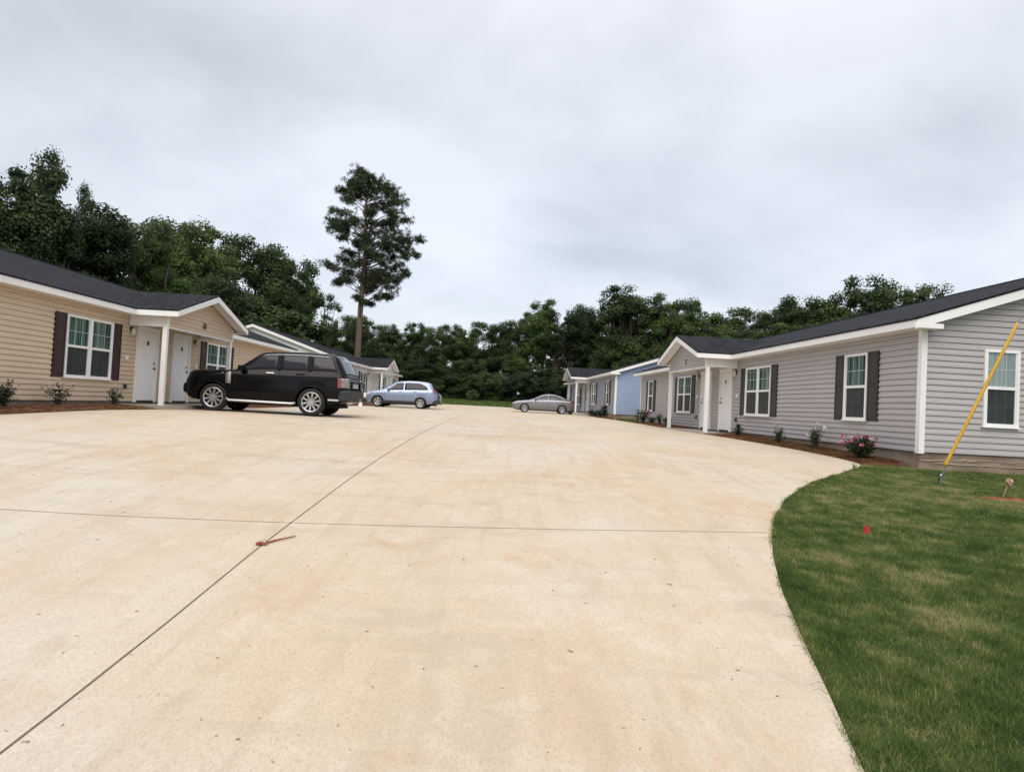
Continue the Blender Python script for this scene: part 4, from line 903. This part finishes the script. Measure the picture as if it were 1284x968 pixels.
protos = {
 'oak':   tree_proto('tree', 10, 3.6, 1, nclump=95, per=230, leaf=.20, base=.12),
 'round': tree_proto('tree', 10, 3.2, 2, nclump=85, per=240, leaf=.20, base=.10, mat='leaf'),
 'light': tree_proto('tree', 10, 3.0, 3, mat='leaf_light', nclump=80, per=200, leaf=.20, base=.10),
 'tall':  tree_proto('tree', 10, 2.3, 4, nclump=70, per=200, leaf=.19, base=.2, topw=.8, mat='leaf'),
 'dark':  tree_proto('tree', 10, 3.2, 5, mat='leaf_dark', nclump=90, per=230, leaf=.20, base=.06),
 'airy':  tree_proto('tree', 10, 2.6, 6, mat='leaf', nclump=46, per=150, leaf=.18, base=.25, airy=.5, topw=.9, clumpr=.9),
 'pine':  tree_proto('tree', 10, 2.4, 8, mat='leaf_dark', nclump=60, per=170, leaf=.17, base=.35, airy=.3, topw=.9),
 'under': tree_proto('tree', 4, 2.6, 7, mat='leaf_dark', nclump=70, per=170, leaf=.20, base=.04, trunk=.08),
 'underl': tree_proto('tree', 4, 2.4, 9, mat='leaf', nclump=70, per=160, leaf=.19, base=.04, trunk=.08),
}
for p in protos.values(): p.location = (0, 0, -500)
used = set()
def put_tree(kind, x, y, H, label, wide=1.0, rot=None, cat='tree', group='trees of the woods round the houses'):
    p = protos[kind]; first = kind not in used; used.add(kind)
    o = p if first else copy_tree(p)
    o.name = {'under': 'thicket_bush', 'underl': 'thicket_bush', 'pine': 'pine_tree'}.get(kind, 'tree'); s = H / p['h']
    o.location = (x, y, g1(x, y) - .1); o.rotation_euler = (0, 0, rot if rot is not None else random.uniform(0, 6.28)); o.scale = (s * wide, s * wide, s)
    tag(o, label, cat, group); return o
TL = [
  ('oak', -26.0, 31, 11.0, 1.15, 'big dark leafy tree at the far left behind the tan duplex'),
  ('round', -25.2, 33, 11.7, 0.95, 'tall leafy tree above the left half of the tan roof'),
  ('airy', -26.2, 36, 13.7, 0.62, 'slender tree whose tuft sticks up highest on the left'),
  ('airy', -24.8, 37, 12.2, 0.42, 'thin isolated tree stem with a small round top'),
  ('dark', -23.1, 33, 9.5, 1.2, 'dark dense tree over the middle of the tan roof'),
  ('dark', -23.7, 37, 10.3, 1.1, 'dark tree at the dip left of the light oak'),
  ('oak', -24.1, 41, 11.2, 1.0, 'broad tree with pale upper leaves above the tan porch'),
  ('light', -22.9, 42, 10.4, 0.9, 'yellow green tree in front of the wood over the tan porch'),
  ('oak', -24.7, 47, 12.9, 1.05, 'open topped oak left of the second rise of the wood'),
  ('round', -24.0, 50, 13.5, 1.0, 'full round tree above the tan porch gable'),
  ('oak', -23.2, 54, 13.8, 1.05, 'tall oak in the right part of the left wood'),
  ('dark', -22.5, 57, 13.1, 0.95, 'dark tree sloping down toward the lone pine'),
  ('round', -21.0, 60, 13.1, 0.9, 'last big tree of the left wood above the SUV'),
  ('dark', -19.4, 44, 8.1, 1.3, 'low dark tree just behind the tan roof end'),
  ('underl', -20.0, 52, 7.3, 1.3, 'low bushy tree behind the white duplex roof'),
  ('dark', -20.2, 56, 8.9, 1.2, 'dark low tree left of the pine trunk'),
  ('airy', -19.3, 66, 10.6, 0.95, 'small airy tree standing left of the pine trunk'),
  ('light', -20.5, 72, 8.0, 1.1, 'pale low tree behind the white duplex roof'),
  ('oak', -19.4, 76, 9.2, 1.1, 'leafy tree right behind the pine trunk'),
  ('round', -18.0, 79, 8.9, 1.1, 'leafy tree just right of the pine trunk'),
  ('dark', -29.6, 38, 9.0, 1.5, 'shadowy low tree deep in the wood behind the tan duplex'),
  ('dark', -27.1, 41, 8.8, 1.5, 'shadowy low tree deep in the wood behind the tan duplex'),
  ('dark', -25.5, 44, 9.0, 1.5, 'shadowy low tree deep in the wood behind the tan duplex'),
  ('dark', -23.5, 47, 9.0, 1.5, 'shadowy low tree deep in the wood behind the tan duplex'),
  ('oak', -16.4, 80.9, 8.6, 1.0, 'leafy oak in the tree line across the far end'),
  ('light', -14.3, 80.4, 8.2, 1.0, 'bright green tree in the far tree line'),
  ('round', -12.7, 81.6, 9.1, 1.0, 'rounded tree in the far tree line'),
  ('oak', -10.6, 80.6, 8.6, 1.0, 'leafy oak in the tree line across the far end'),
  ('round', -8.4, 80.3, 9.0, 1.0, 'rounded tree in the far tree line'),
  ('light', -6.5, 81.6, 8.8, 1.0, 'bright green tree in the far tree line'),
  ('oak', -4.7, 83.7, 9.8, 1.0, 'leafy oak in the tree line across the far end'),
  ('dark', -2.5, 83.2, 9.4, 1.0, 'dark evergreen in the far tree line'),
  ('oak', -0.5, 83.1, 10.2, 1.0, 'leafy oak in the tree line across the far end'),
  ('round', 1.6, 80.9, 11.2, 1.0, 'rounded tree in the far tree line'),
  ('light', 3.5, 78.1, 12.7, 1.0, 'bright green tree in the far tree line'),
  ('pine', 5.1, 77.1, 11.6, 1.0, 'dark feathery pine top in the far tree line'),
  ('pine', 6.7, 76.7, 12.5, 1.0, 'dark feathery pine top in the far tree line'),
  ('dark', 8.6, 76.4, 11.4, 1.0, 'dark evergreen in the far tree line'),
  ('light', 10.6, 76.9, 11.7, 1.0, 'bright green tree in the far tree line'),
  ('oak', 11.3, 71.7, 10.5, 1.0, 'leafy oak in the tree line across the far end'),
  ('tall', 12.5, 71.3, 13.3, 1.2, 'tallest airy tree of the middle tree line left of the blue roof'),
  ('oak', 14.0, 71.2, 12.7, 1.0, 'leafy oak in the tree line across the far end'),
  ('light', 15.5, 71.2, 12.1, 1.0, 'bright green tree in the far tree line'),
  ('round', 16.7, 68.8, 12.0, 1.0, 'rounded tree in the far tree line'),
  ('round', 18.8, 69.2, 12.4, 1.0, 'rounded tree in the far tree line'),
  ('light', 20.8, 70.5, 11.4, 1.0, 'bright green tree in the far tree line'),
  ('oak', 22.3, 70.9, 10.8, 1.0, 'leafy oak in the tree line across the far end'),
  ('dark', -17.5, 76.1, 6.1, 1.7, 'lower tree at the front edge of the far woods'),
  ('round', -15.5, 74.5, 6.0, 1.7, 'lower tree at the front edge of the far woods'),
  ('round', -13.7, 74.0, 4.8, 1.7, 'lower tree at the front edge of the far woods'),
  ('light', -12.4, 76.3, 3.9, 1.7, 'lower tree at the front edge of the far woods'),
  ('oak', -10.3, 73.5, 6.0, 1.7, 'lower tree at the front edge of the far woods'),
  ('light', -8.9, 76.1, 5.1, 1.7, 'lower tree at the front edge of the far woods'),
  ('oak', -7.1, 74.8, 3.6, 1.7, 'lower tree at the front edge of the far woods'),
  ('oak', -5.4, 74.0, 4.5, 1.7, 'lower tree at the front edge of the far woods'),
  ('dark', -3.8, 75.9, 3.9, 1.7, 'lower tree at the front edge of the far woods'),
  ('oak', -2.1, 75.4, 3.1, 1.7, 'lower tree at the front edge of the far woods'),
  ('oak', -0.4, 75.4, 4.8, 1.7, 'lower tree at the front edge of the far woods'),
  ('dark', 1.3, 75.5, 3.4, 1.7, 'lower tree at the front edge of the far woods'),
  ('round', 3.0, 74.1, 4.4, 1.7, 'lower tree at the front edge of the far woods'),
  ('light', 4.7, 74.6, 3.9, 1.7, 'lower tree at the front edge of the far woods'),
  ('oak', 6.4, 75.2, 4.1, 1.7, 'lower tree at the front edge of the far woods'),
  ('dark', 7.9, 73.7, 3.3, 1.7, 'lower tree at the front edge of the far woods'),
  ('dark', 9.0, 69.2, 4.0, 1.7, 'lower tree at the front edge of the far woods'),
  ('oak', 10.7, 70.3, 3.4, 1.7, 'lower tree at the front edge of the far woods'),
  ('dark', 11.8, 67.6, 4.6, 1.7, 'lower tree at the front edge of the far woods'),
  ('oak', 13.9, 70.4, 6.1, 1.7, 'lower tree at the front edge of the far woods'),
  ('dark', 15.0, 68.4, 3.1, 1.7, 'lower tree at the front edge of the far woods'),
  ('light', 16.7, 68.7, 5.7, 1.7, 'lower tree at the front edge of the far woods'),
  ('light', 16.4, 61.7, 5.2, 1.7, 'lower tree at the front edge of the far woods'),
  ('dark', 18.1, 62.8, 3.7, 1.7, 'lower tree at the front edge of the far woods'),
  ('dark', 19.6, 63.3, 3.9, 1.7, 'lower tree at the front edge of the far woods'),
  ('dark', 20.5, 61.5, 4.1, 1.7, 'lower tree at the front edge of the far woods'),
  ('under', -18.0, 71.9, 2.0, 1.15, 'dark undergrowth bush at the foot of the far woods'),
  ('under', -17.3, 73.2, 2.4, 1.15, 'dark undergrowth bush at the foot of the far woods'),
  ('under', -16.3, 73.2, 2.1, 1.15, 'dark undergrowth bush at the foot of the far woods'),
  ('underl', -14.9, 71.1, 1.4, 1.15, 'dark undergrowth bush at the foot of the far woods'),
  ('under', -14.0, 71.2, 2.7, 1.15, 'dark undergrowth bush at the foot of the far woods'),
  ('underl', -13.2, 72.3, 2.4, 1.15, 'dark undergrowth bush at the foot of the far woods'),
  ('under', -12.1, 71.4, 3.3, 1.15, 'dark undergrowth bush at the foot of the far woods'),
  ('under', -11.3, 72.8, 1.9, 1.15, 'dark undergrowth bush at the foot of the far woods'),
  ('under', -10.3, 72.4, 1.7, 1.15, 'dark undergrowth bush at the foot of the far woods'),
  ('under', -9.2, 71.4, 2.1, 1.15, 'dark undergrowth bush at the foot of the far woods'),
  ('underl', -8.2, 71.3, 2.2, 1.15, 'dark undergrowth bush at the foot of the far woods'),
  ('under', -7.4, 72.9, 2.9, 1.15, 'dark undergrowth bush at the foot of the far woods'),
  ('under', -6.3, 71.3, 1.4, 1.15, 'dark undergrowth bush at the foot of the far woods'),
  ('under', -5.3, 71.4, 1.7, 1.15, 'dark undergrowth bush at the foot of the far woods'),
  ('under', -4.4, 71.8, 1.8, 1.15, 'dark undergrowth bush at the foot of the far woods'),
  ('underl', -3.4, 70.9, 3.2, 1.15, 'dark undergrowth bush at the foot of the far woods'),
  ('underl', -2.4, 71.1, 2.5, 1.15, 'dark undergrowth bush at the foot of the far woods'),
  ('underl', -1.5, 72.4, 2.9, 1.15, 'dark undergrowth bush at the foot of the far woods'),
  ('under', -0.5, 70.9, 2.1, 1.15, 'dark undergrowth bush at the foot of the far woods'),
  ('under', 0.5, 71.3, 3.1, 1.15, 'dark undergrowth bush at the foot of the far woods'),
  ('underl', 1.4, 71.6, 2.6, 1.15, 'dark undergrowth bush at the foot of the far woods'),
  ('under', 2.4, 71.6, 2.1, 1.15, 'dark undergrowth bush at the foot of the far woods'),
  ('under', 3.4, 72.4, 2.7, 1.15, 'dark undergrowth bush at the foot of the far woods'),
  ('under', 4.3, 71.6, 2.1, 1.15, 'dark undergrowth bush at the foot of the far woods'),
  ('underl', 5.3, 71.0, 3.3, 1.15, 'dark undergrowth bush at the foot of the far woods'),
  ('underl', 6.3, 72.4, 1.4, 1.15, 'dark undergrowth bush at the foot of the far woods'),
  ('underl', 7.2, 71.1, 3.3, 1.15, 'dark undergrowth bush at the foot of the far woods'),
  ('underl', 8.3, 72.9, 3.0, 1.15, 'dark undergrowth bush at the foot of the far woods'),
  ('underl', 8.6, 67.3, 2.5, 1.15, 'dark undergrowth bush at the foot of the far woods'),
  ('under', 9.4, 66.8, 2.2, 1.15, 'dark undergrowth bush at the foot of the far woods'),
  ('underl', 10.3, 66.3, 1.8, 1.15, 'dark undergrowth bush at the foot of the far woods'),
  ('under', 11.4, 67.9, 1.7, 1.15, 'dark undergrowth bush at the foot of the far woods'),
  ('under', 12.4, 67.9, 2.5, 1.15, 'dark undergrowth bush at the foot of the far woods'),
  ('underl', 12.9, 66.2, 2.6, 1.15, 'dark undergrowth bush at the foot of the far woods'),
  ('underl', 14.1, 67.7, 2.4, 1.15, 'dark undergrowth bush at the foot of the far woods'),
  ('underl', 14.9, 66.9, 1.6, 1.15, 'dark undergrowth bush at the foot of the far woods'),
  ('under', 15.9, 67.2, 2.4, 1.15, 'dark undergrowth bush at the foot of the far woods'),
  ('under', 16.8, 67.3, 1.7, 1.15, 'dark undergrowth bush at the foot of the far woods'),
  ('under', 16.0, 61.0, 3.2, 1.15, 'dark undergrowth bush at the foot of the far woods'),
  ('under', 17.0, 61.5, 2.3, 1.15, 'dark undergrowth bush at the foot of the far woods'),
  ('under', 17.7, 61.0, 2.6, 1.15, 'dark undergrowth bush at the foot of the far woods'),
  ('under', 18.6, 61.3, 3.3, 1.15, 'dark undergrowth bush at the foot of the far woods'),
  ('under', 19.5, 61.4, 2.5, 1.15, 'dark undergrowth bush at the foot of the far woods'),
  ('underl', 20.2, 61.0, 1.9, 1.15, 'dark undergrowth bush at the foot of the far woods'),
  ('oak', 21.4, 62, 11.0, 1.1, 'tree behind the gap in the grey duplex roofline'),
  ('pine', 22.7, 61, 11.9, 1.0, 'dark pine crown left over the grey roof'),
  ('pine', 23.9, 60, 11.9, 1.0, 'dark pine crown second over the grey roof'),
  ('dark', 24.2, 57, 10.8, 1.1, 'dark tree over the middle of the grey roof'),
  ('oak', 25.0, 55, 11.0, 1.1, 'broad green tree over the grey roof'),
  ('light', 25.7, 53, 11.0, 1.1, 'bright green domed tree over the grey roof'),
  ('round', 27.0, 52, 11.2, 1.0, 'round green tree over the near grey roof'),
  ('oak', 27.9, 50, 12.1, 0.95, 'highest tree over the grey roof on the right'),
  ('round', 28.6, 48, 10.9, 0.95, 'leafy tree next to the rightmost crown'),
  ('airy', 29.1, 46, 11.0, 1.0, 'rightmost airy crown over the grey roof'),
  ('dark', 30.8, 46, 9.1, 1.1, 'low tree hidden behind the near end of the grey roof'),
  ('oak', 33.0, 44, 8.1, 1.2, 'tree behind the near end of the grey duplex'),
  ('light', 17.4, 52, 7.3, 1.1, 'pale young tree just above the grey porch roof'),
  ('underl', 18.0, 50, 6.3, 1.3, 'pale bush showing over the grey porch roof'),
  ('light', 18.7, 48, 6.6, 1.0, 'pale leafy sapling behind the grey roof valley'),
  ('oak', 18.5, 56.0, 7.7, 1.5, 'dark lower tree behind the grey duplex roof'),
  ('oak', 20.4, 54.5, 8.0, 1.5, 'dark lower tree behind the grey duplex roof'),
  ('oak', 22.3, 53.0, 8.2, 1.5, 'dark lower tree behind the grey duplex roof'),
  ('oak', 23.9, 51.5, 8.5, 1.5, 'dark lower tree behind the grey duplex roof'),
  ('dark', 25.5, 50.0, 8.7, 1.5, 'dark lower tree behind the grey duplex roof'),
  ('dark', 26.9, 48.5, 8.8, 1.5, 'dark lower tree behind the grey duplex roof'),
  ('oak', 28.2, 47.0, 8.9, 1.5, 'dark lower tree behind the grey duplex roof'),
  ('oak', 29.3, 45.5, 9.0, 1.5, 'dark lower tree behind the grey duplex roof'),
  ('oak', 30.4, 44.0, 9.1, 1.5, 'dark lower tree behind the grey duplex roof'),
  ('dark', 31.2, 42.5, 9.2, 1.5, 'dark lower tree behind the grey duplex roof'),
]
_cnt = {}
ORD = ['first', 'second', 'third', 'fourth', 'fifth', 'sixth', 'seventh', 'eighth', 'ninth']
for k_, x_, y_, h_, w_, l_ in TL:
    if 'front edge of the far woods' in l_ or 'behind the grey duplex roof' in l_ and 'lower' in l_ or 'shadowy' in l_:
        kk_ = l_; n_ = _cnt.get(kk_, 0); _cnt[kk_] = n_ + 1; w0 = {'dark': 'dark', 'oak': 'broad green', 'round': 'rounded green', 'light': 'bright green'}[k_]
        l_ = w0 + ' ' + kk_.replace('dark ', '').replace('shadowy ', '').replace('the front', 'front') + ', %d%s from left' % (n_ + 1, {1: 'st', 2: 'nd', 3: 'rd'}.get((n_ + 1) % 10 if n_ not in (10, 11, 12) else 0, 'th'))
    if 'far tree line' in l_ or 'tree line across' in l_:
        n_ = _cnt.get(l_, 0); _cnt[l_] = n_ + 1; l_ = ORD[n_] + ' ' + l_ + ' counted from the left'
    put_tree(k_, x_, y_, h_, l_, wide=w_ * random.uniform(.85, 1.06), cat='bush' if k_.startswith('under') else 'tree')

for k, p in protos.items():
    if k not in used:
        for c in list(p.children): bpy.data.objects.remove(c)
        bpy.data.objects.remove(p)

# --- the lone tall pine, crown clumps read off the photograph and spread in depth
def tall_pine():
    X0, Y0 = -15.7, 66.0; z0 = g1(X0, Y0); root = empty('tall_pine', (X0, Y0, z0), 0, label='lone tall pine with long bare trunk and open crown rising above the white duplex', cat='pine tree')
    rs = np.random.default_rng(3); k = .0233
    ax = lambda y: 238 + (1 - y / 900) * -0.0 + (900 - y) * .052      # trunk axis in the sketch grid
    pts = [(240,125,42),(310,150,48),(360,180,40),(200,150,32),(155,195,28),(190,240,28),(250,190,40),(300,210,50),(380,225,45),(420,250,35),(430,310,40),(340,250,30),(400,300,30),(150,310,35),(115,335,28),(200,320,45),(240,350,40),(130,375,30),(180,370,30),(330,390,45),(400,380,50),(450,400,42),(500,400,28),(440,450,38),(480,470,26),(370,440,26),(200,470,32),(170,500,32),(130,540,30),(180,560,35),(230,540,42),(280,540,40),(340,510,35),(410,520,35),(440,550,28),(330,580,35),(380,620,36),(350,655,26),(280,600,28),(200,600,24),(240,672,18),(280,684,14),(262,560,40),(330,545,30),(270,140,34),(220,215,30),(300,300,24),(280,400,24),(240,440,26),(300,480,24),(250,500,30),(390,340,34),(270,150,36),(335,160,38),(390,205,34),(215,170,28),(280,250,30),(350,330,32),(420,440,36),(300,440,30),(180,420,28),(260,620,24),(370,570,34),(300,350,28),(160,340,32),(150,590,20),(410,590,24),(380,480,24)]
    H = lambda y: (900 - y) * k + 4.6
    tr = MB(); tp = []
    for i, y in enumerate((1030, 900, 700, 560, 450, 350, 270, 200, 150)):
        xx = [0, 0, 0, .10, .18, .05, -.1, .1, .15][i]; tp.append((xx, rs.normal(0, .05), (900 - y) * k + 4.6 if i else -.2))
    tr.tube(tp, [.36, .30, .26, .23, .19, .15, .11, .07, .03], 12); tr.build('trunk', M['pinebark'], root, smooth=True)
    br = MB(); C_, N_, D_, T_ = [], [], [], []
    for (px, py, r) in pts:
        for rep in range(2):
            x = (px - ax(py)) * k; z = H(py); R_ = math.sqrt(max(.2, (4.6 * (1 if py > 240 else .75)) ** 2 - x * x)); y = rs.uniform(-.75, .75) * R_ if rep else rs.uniform(-.35, .35) * R_
            if rep: x = x * rs.uniform(.6, 1.0) + rs.normal(0, .3); z -= abs(rs.normal(0, .35))
            c = np.array([x, y, z]); zs = max(5.5, z - .28 * math.hypot(x, y) - .3)
            tx = np.interp(zs, [p[2] for p in tp], [p[0] for p in tp]); s = np.array([tx, 0, zs]); m_ = s * .45 + c * .55 + [0, 0, .25]
            br.tube([s, m_, c], [.065, .032, .010], 5, cap=False)
            rr = r * k * .82; nt = 20 if rep else 26
            for j in range(nt):
                d = rs.normal(size=3); d /= np.linalg.norm(d); tc_ = c + d * rr * np.array([1.6, 1.6, .8]) * rs.uniform(.2, 1.05)
                if j < 3: br.tube([m_ * .3 + c * .7, tc_], [.022, .008], 4, cap=False)
                n = 24; dd = rs.normal(size=(n, 3)) + [0, 0, .35]; dd /= np.linalg.norm(dd, axis=1, keepdims=True); l = rs.uniform(.18, .36, (n, 1))
                C_.append(tc_ + dd * l * .55); D_.append(dd * l); T_.append(np.full(n, .4 + rs.normal(0, .12)) + rs.normal(0, .1, n))
    C_ = np.concatenate(C_); D_ = np.concatenate(D_); T_ = np.concatenate(T_); n = len(C_); sd = np.cross(D_, rs.normal(size=(n, 3))); sd /= np.linalg.norm(sd, axis=1, keepdims=True); sd *= .022
    V = np.stack([C_ - D_ / 2 - sd * .4, C_ - D_ / 2 + sd * .4, C_ + D_ / 2 + sd, C_ + D_ / 2 - sd], 1).reshape(-1, 3)
    br.build('branches', M['pinebark'], root, smooth=True)
    numpy_mesh('needle_crown', V, 4, M['needles'], root, tone=np.clip(T_, 0, 1))
tall_pine()

# ---------------------------------------------------------------- small things
M['yellow'] = material('yellow_guard_plastic', (.56, .31, .02), .5, var=.12, vscale=2)
M['wire'] = material('galvanised_wire', (.16, .165, .17), .5, metal=.6)
M['redflag'] = material('red_flag_plastic', (.40, .018, .018), .5)
M['redclay_stick'] = material('rust_red_strap', (.24, .055, .04), .7, var=.3, vscale=30)
M['rust'] = material('rusty_cap', (.20, .08, .05), .7, col2=(.45, .32, .24), vscale=25)
gz_ = g1(6.99, 10.63)
gy = empty('guy_wire', (6.96, 10.63, gz_), 0, label='taut steel guy wire in a yellow plastic guard leaning over the lawn', cat='guy wire')
a = Vector((0, 0, .03)); p1 = Vector((.11, 0, -.612 - gz_)); p2 = Vector((1.218, 0, 1.768 - gz_)); dr = (p2 - p1).normalized()
b = MB(); b.tube([p1, p1 + dr * .04, p2 - dr * .04, p2], [.023, .026, .026, .020], 12); b.build('guard', M['yellow'], gy, smooth=True)
b = MB(); b.tube([a + Vector((0, 0, -.15)), p1 + dr * .1, p2, p2 + dr * 12.0], [.009, .008, .007, .007], 6); b.build('wire', M['wire'], gy)
b = MB(); b.tube([(-.02, 0, -.12), (.02, 0, .10), (.045, 0, .14)], .014, 6); b.lathe([(.018, -.01), (.032, -.01), (.032, .01), (.018, .01), (.018, -.01)], (.03, 0, .16), n=14); b.build('anchor_rod', M['dark'], gy)
b = MB(); b.tube([(.032, -.012, .13), (.05, -.012, .17)], .016, 6); b.build('clamp', M['steel'], gy)
# red survey flag
x, y = 3.76, 6.84; fl = empty('survey_flag', (x, y, g1(x, y)), 0, label='small red marking flag stuck in the lawn', cat='flag')
b = MB(); b.tube([(0, 0, -.05), (.01, 0, .12)], .002, 5); b.build('wire_stake', M['wire'], fl)
b = MB(); b.add([(-.035, 0, .02), (.035, -.012, .03), (.02, .006, .10), (-.022, 0, .11), (-.035, .002, .02), (.035, -.010, .03), (.02, .008, .10), (-.022, .002, .11)], [(0, 1, 2, 3), (7, 6, 5, 4), (0, 1, 5, 4), (1, 2, 6, 5), (2, 3, 7, 6), (3, 0, 4, 7)]); b.build('flag', M['redflag'], fl)
# round cap on a leaning stake
x, y = 7.31, 9.7; zt = g1(x, y); st = empty('marker_stake', (x, y, zt), 0, label='round rusty cap on a thin leaning stake in the lawn by a bare clay spot', cat='marker stake')
b = MB(); b.tube([(0, 0, -.05), (.085, 0, .20)], .008, 6); b.build('stake', M['rust'], st)
b = MB(); b.tube([(.085, .015, .215), (.088, -.035, .222)], [.046, .050], 18); b.build('cap', M['rust'], st, bevel=.006)
b = MB(); b.tube([(.103, -.036, .235), (.103, -.044, .236)], .018, 12); b.build('cap_sticker', material('pale_sticker', (.6, .5, .4), .6), st)
b = MB(); r_ = np.random.default_rng(2)
ring = [(7.25 + math.cos(t) * .60 * (1 + .15 * math.sin(3 * t)), 9.5 + math.sin(t) * .24) for t in np.linspace(0, 2 * math.pi, 25)[:-1]]
b.add([(7.25, 9.5, g1(7.25, 9.5) - .006)] + [(px, py, g1(px, py) - .0215) for px, py in ring], [(0, i + 1, (i + 1) % 24 + 1) for i in range(24)]); tag(b.build('clay_patch', M['clay'], smooth=True), kind='structure')
# red strap lying in the joint
x, y = -2.0, 5.48; s_ = empty('red_strap', (x, y, g1(x, y)), 0, label='knotted rust red strap lying where the long joint has opened', cat='strap')
b = MB(); e_ = (.19, .25); dz = g1(x + .19, y + .25) - g1(x, y)
b.tube([(.02, .01, .012), (.07, .09, .014 + dz * .35), (.13, .165, .013 + dz * .7), (.19, .245, .011 + dz)], [.008, .008, .006, .005], 6); b.build('loose_end', M['redclay_stick'], s_)
b = MB()
for i in range(5):
    t = np.linspace(0, 2 * math.pi, 13); cx, cy = r_.uniform(-.035, .03), r_.uniform(-.02, .02)
    b.tube([(cx + math.cos(q) * .024, cy + math.sin(q) * .016, .012 + .006 * math.sin(2 * q + i)) for q in t], .006, 5)
b.build('knot', M['redclay_stick'], s_)
# irregular mortar bead and clay smear along the end foundation
def wall_end_pt(t, z, n=.0):   # t from the corner to the right along the near end wall
    a_ = -.0507; cx, cy = 7.405 - 11 * math.sin(a_), 23.735 - 11 * math.cos(a_)
    return (cx + t * math.cos(a_) + n * -math.sin(a_) * -1, cy - t * math.sin(a_) - n, z)
mo = MB()
for (t0, t1, z0, z1, rr_) in ((.05, 1.5, -.655, -.60, .008), (1.5, 4.2, -.60, -.64, .006), (.3, 5.2, -.70, -.715, .007)):
    n = 26; mo.tube([wall_end_pt(t0 + (t1 - t0) * i / n, z0 + (z1 - z0) * i / n + r_.normal(0, .006), .018 - .03 + .0) for i in range(n + 1)], [rr_ * r_.uniform(.5, 1.4) for _ in range(n + 1)], 6)
mo_o = mo.build('mortar_bead', material('pale_mortar', (.48, .41, .33), .9), None); 
inv = hR.matrix_world.inverted() if False else (Matrix.Translation(hR.location) @ Matrix.Rotation(math.pi + .0507, 4, 'Z')).inverted()
mo_o.data.transform(inv); mo_o.parent = hR
# white sign on a post beside the white duplex drive
x, y = -8.72, 38.0; sg_ = empty('utility_post', (x, y, g1(x, y)), 0, label='small white box on a short post between the SUV tail and blue crossover', cat='utility post')
zb_ = -.52 - g1(x, y) + .52
b = MB(); b.box(-.10, .10, -.05, .05, -.1, .56); b.build('post', M['white'], sg_, bevel=.01)
b = MB(); b.box(-.29, .29, -.12, .12, .56, .80); b.build('box', M['white'], sg_, bevel=.02)
b = MB(); b.box(-.24, .24, -.125, -.118, .60, .76); b.build('lid', M['door'], sg_)
# stray straw stems, grit and cracks on the slab
b = MB()
for _ in range(70):
    yy = r_.uniform(2.6, 9) ; xx = r_.uniform(-.75 * yy, float(redge(yy)) - .05); a_ = r_.uniform(0, 3.14); l = r_.uniform(.006, .02); z = g1(xx, yy)
    b.tube([(xx, yy, z + .003), (xx + math.cos(a_) * l, yy + math.sin(a_) * l, z + .005)], r_.uniform(.001, .003), 4)
tag(b.build('grit', M['redclay_stick']), 'scattered tiny bits of grit and bark on the concrete', 'grit', kind='stuff')
b = MB()
for _ in range(22):
    yy = r_.uniform(3, 12.3) ** 1.0; xx = float(redge(yy)) + r_.uniform(-.02, .03); z = g1(xx, yy); l = r_.uniform(.05, .16); a_ = r_.uniform(-.6, .6)
    b.tube([(xx, yy, z + .01), (xx - math.cos(a_) * l * .6, yy + math.sin(a_) * l * .6, z + .03), (xx - math.cos(a_) * l, yy + math.sin(a_) * l, z + .012)], [.0012, .001, .0006], 4, cap=False)
tag(b.build('runners', M['shrubleaf']), 'grass runners creeping over the edge of the concrete', 'grass', kind='stuff')
def tuft(name, x, y, h, n, label, tone, w=.006, spread=.8):
    rs = np.random.default_rng(int(x * 10) + 77); z = g1(x, y) - .01; V = []
    for i in range(n):
        a_ = rs.uniform(0, 6.28); s = rs.uniform(.1, 1) * spread; hh = h * rs.uniform(.6, 1.1); p0 = np.array([x, y, z]) + rs.normal(0, .012, 3) * [1, 1, 0]; p1 = p0 + [math.cos(a_) * hh * s * .35, math.sin(a_) * hh * s * .35, hh * .65]; p2 = p0 + [math.cos(a_) * hh * s, math.sin(a_) * hh * s, hh * .85]
        wv = np.array([-math.sin(a_), math.cos(a_), 0]) * w; V += [p0 - wv, p0 + wv, p1 + wv, p1 - wv, p1 - wv, p1 + wv, p2 + wv * .2, p2 - wv * .2]
    o = numpy_mesh(name, np.array(V), 4, M['grass'], tone=np.full(n * 2, tone)); tag(o, label, 'weed')
tuft('weed_tuft', 2.24, 3.77, .15, 14, 'pale yellow-green spiky weed standing in the near lawn', .72, .003)
tuft('weed_tuft', 6.35, 12.05, .16, 22, 'pale grass tuft at the tip of the driveway curve', .66, .003)
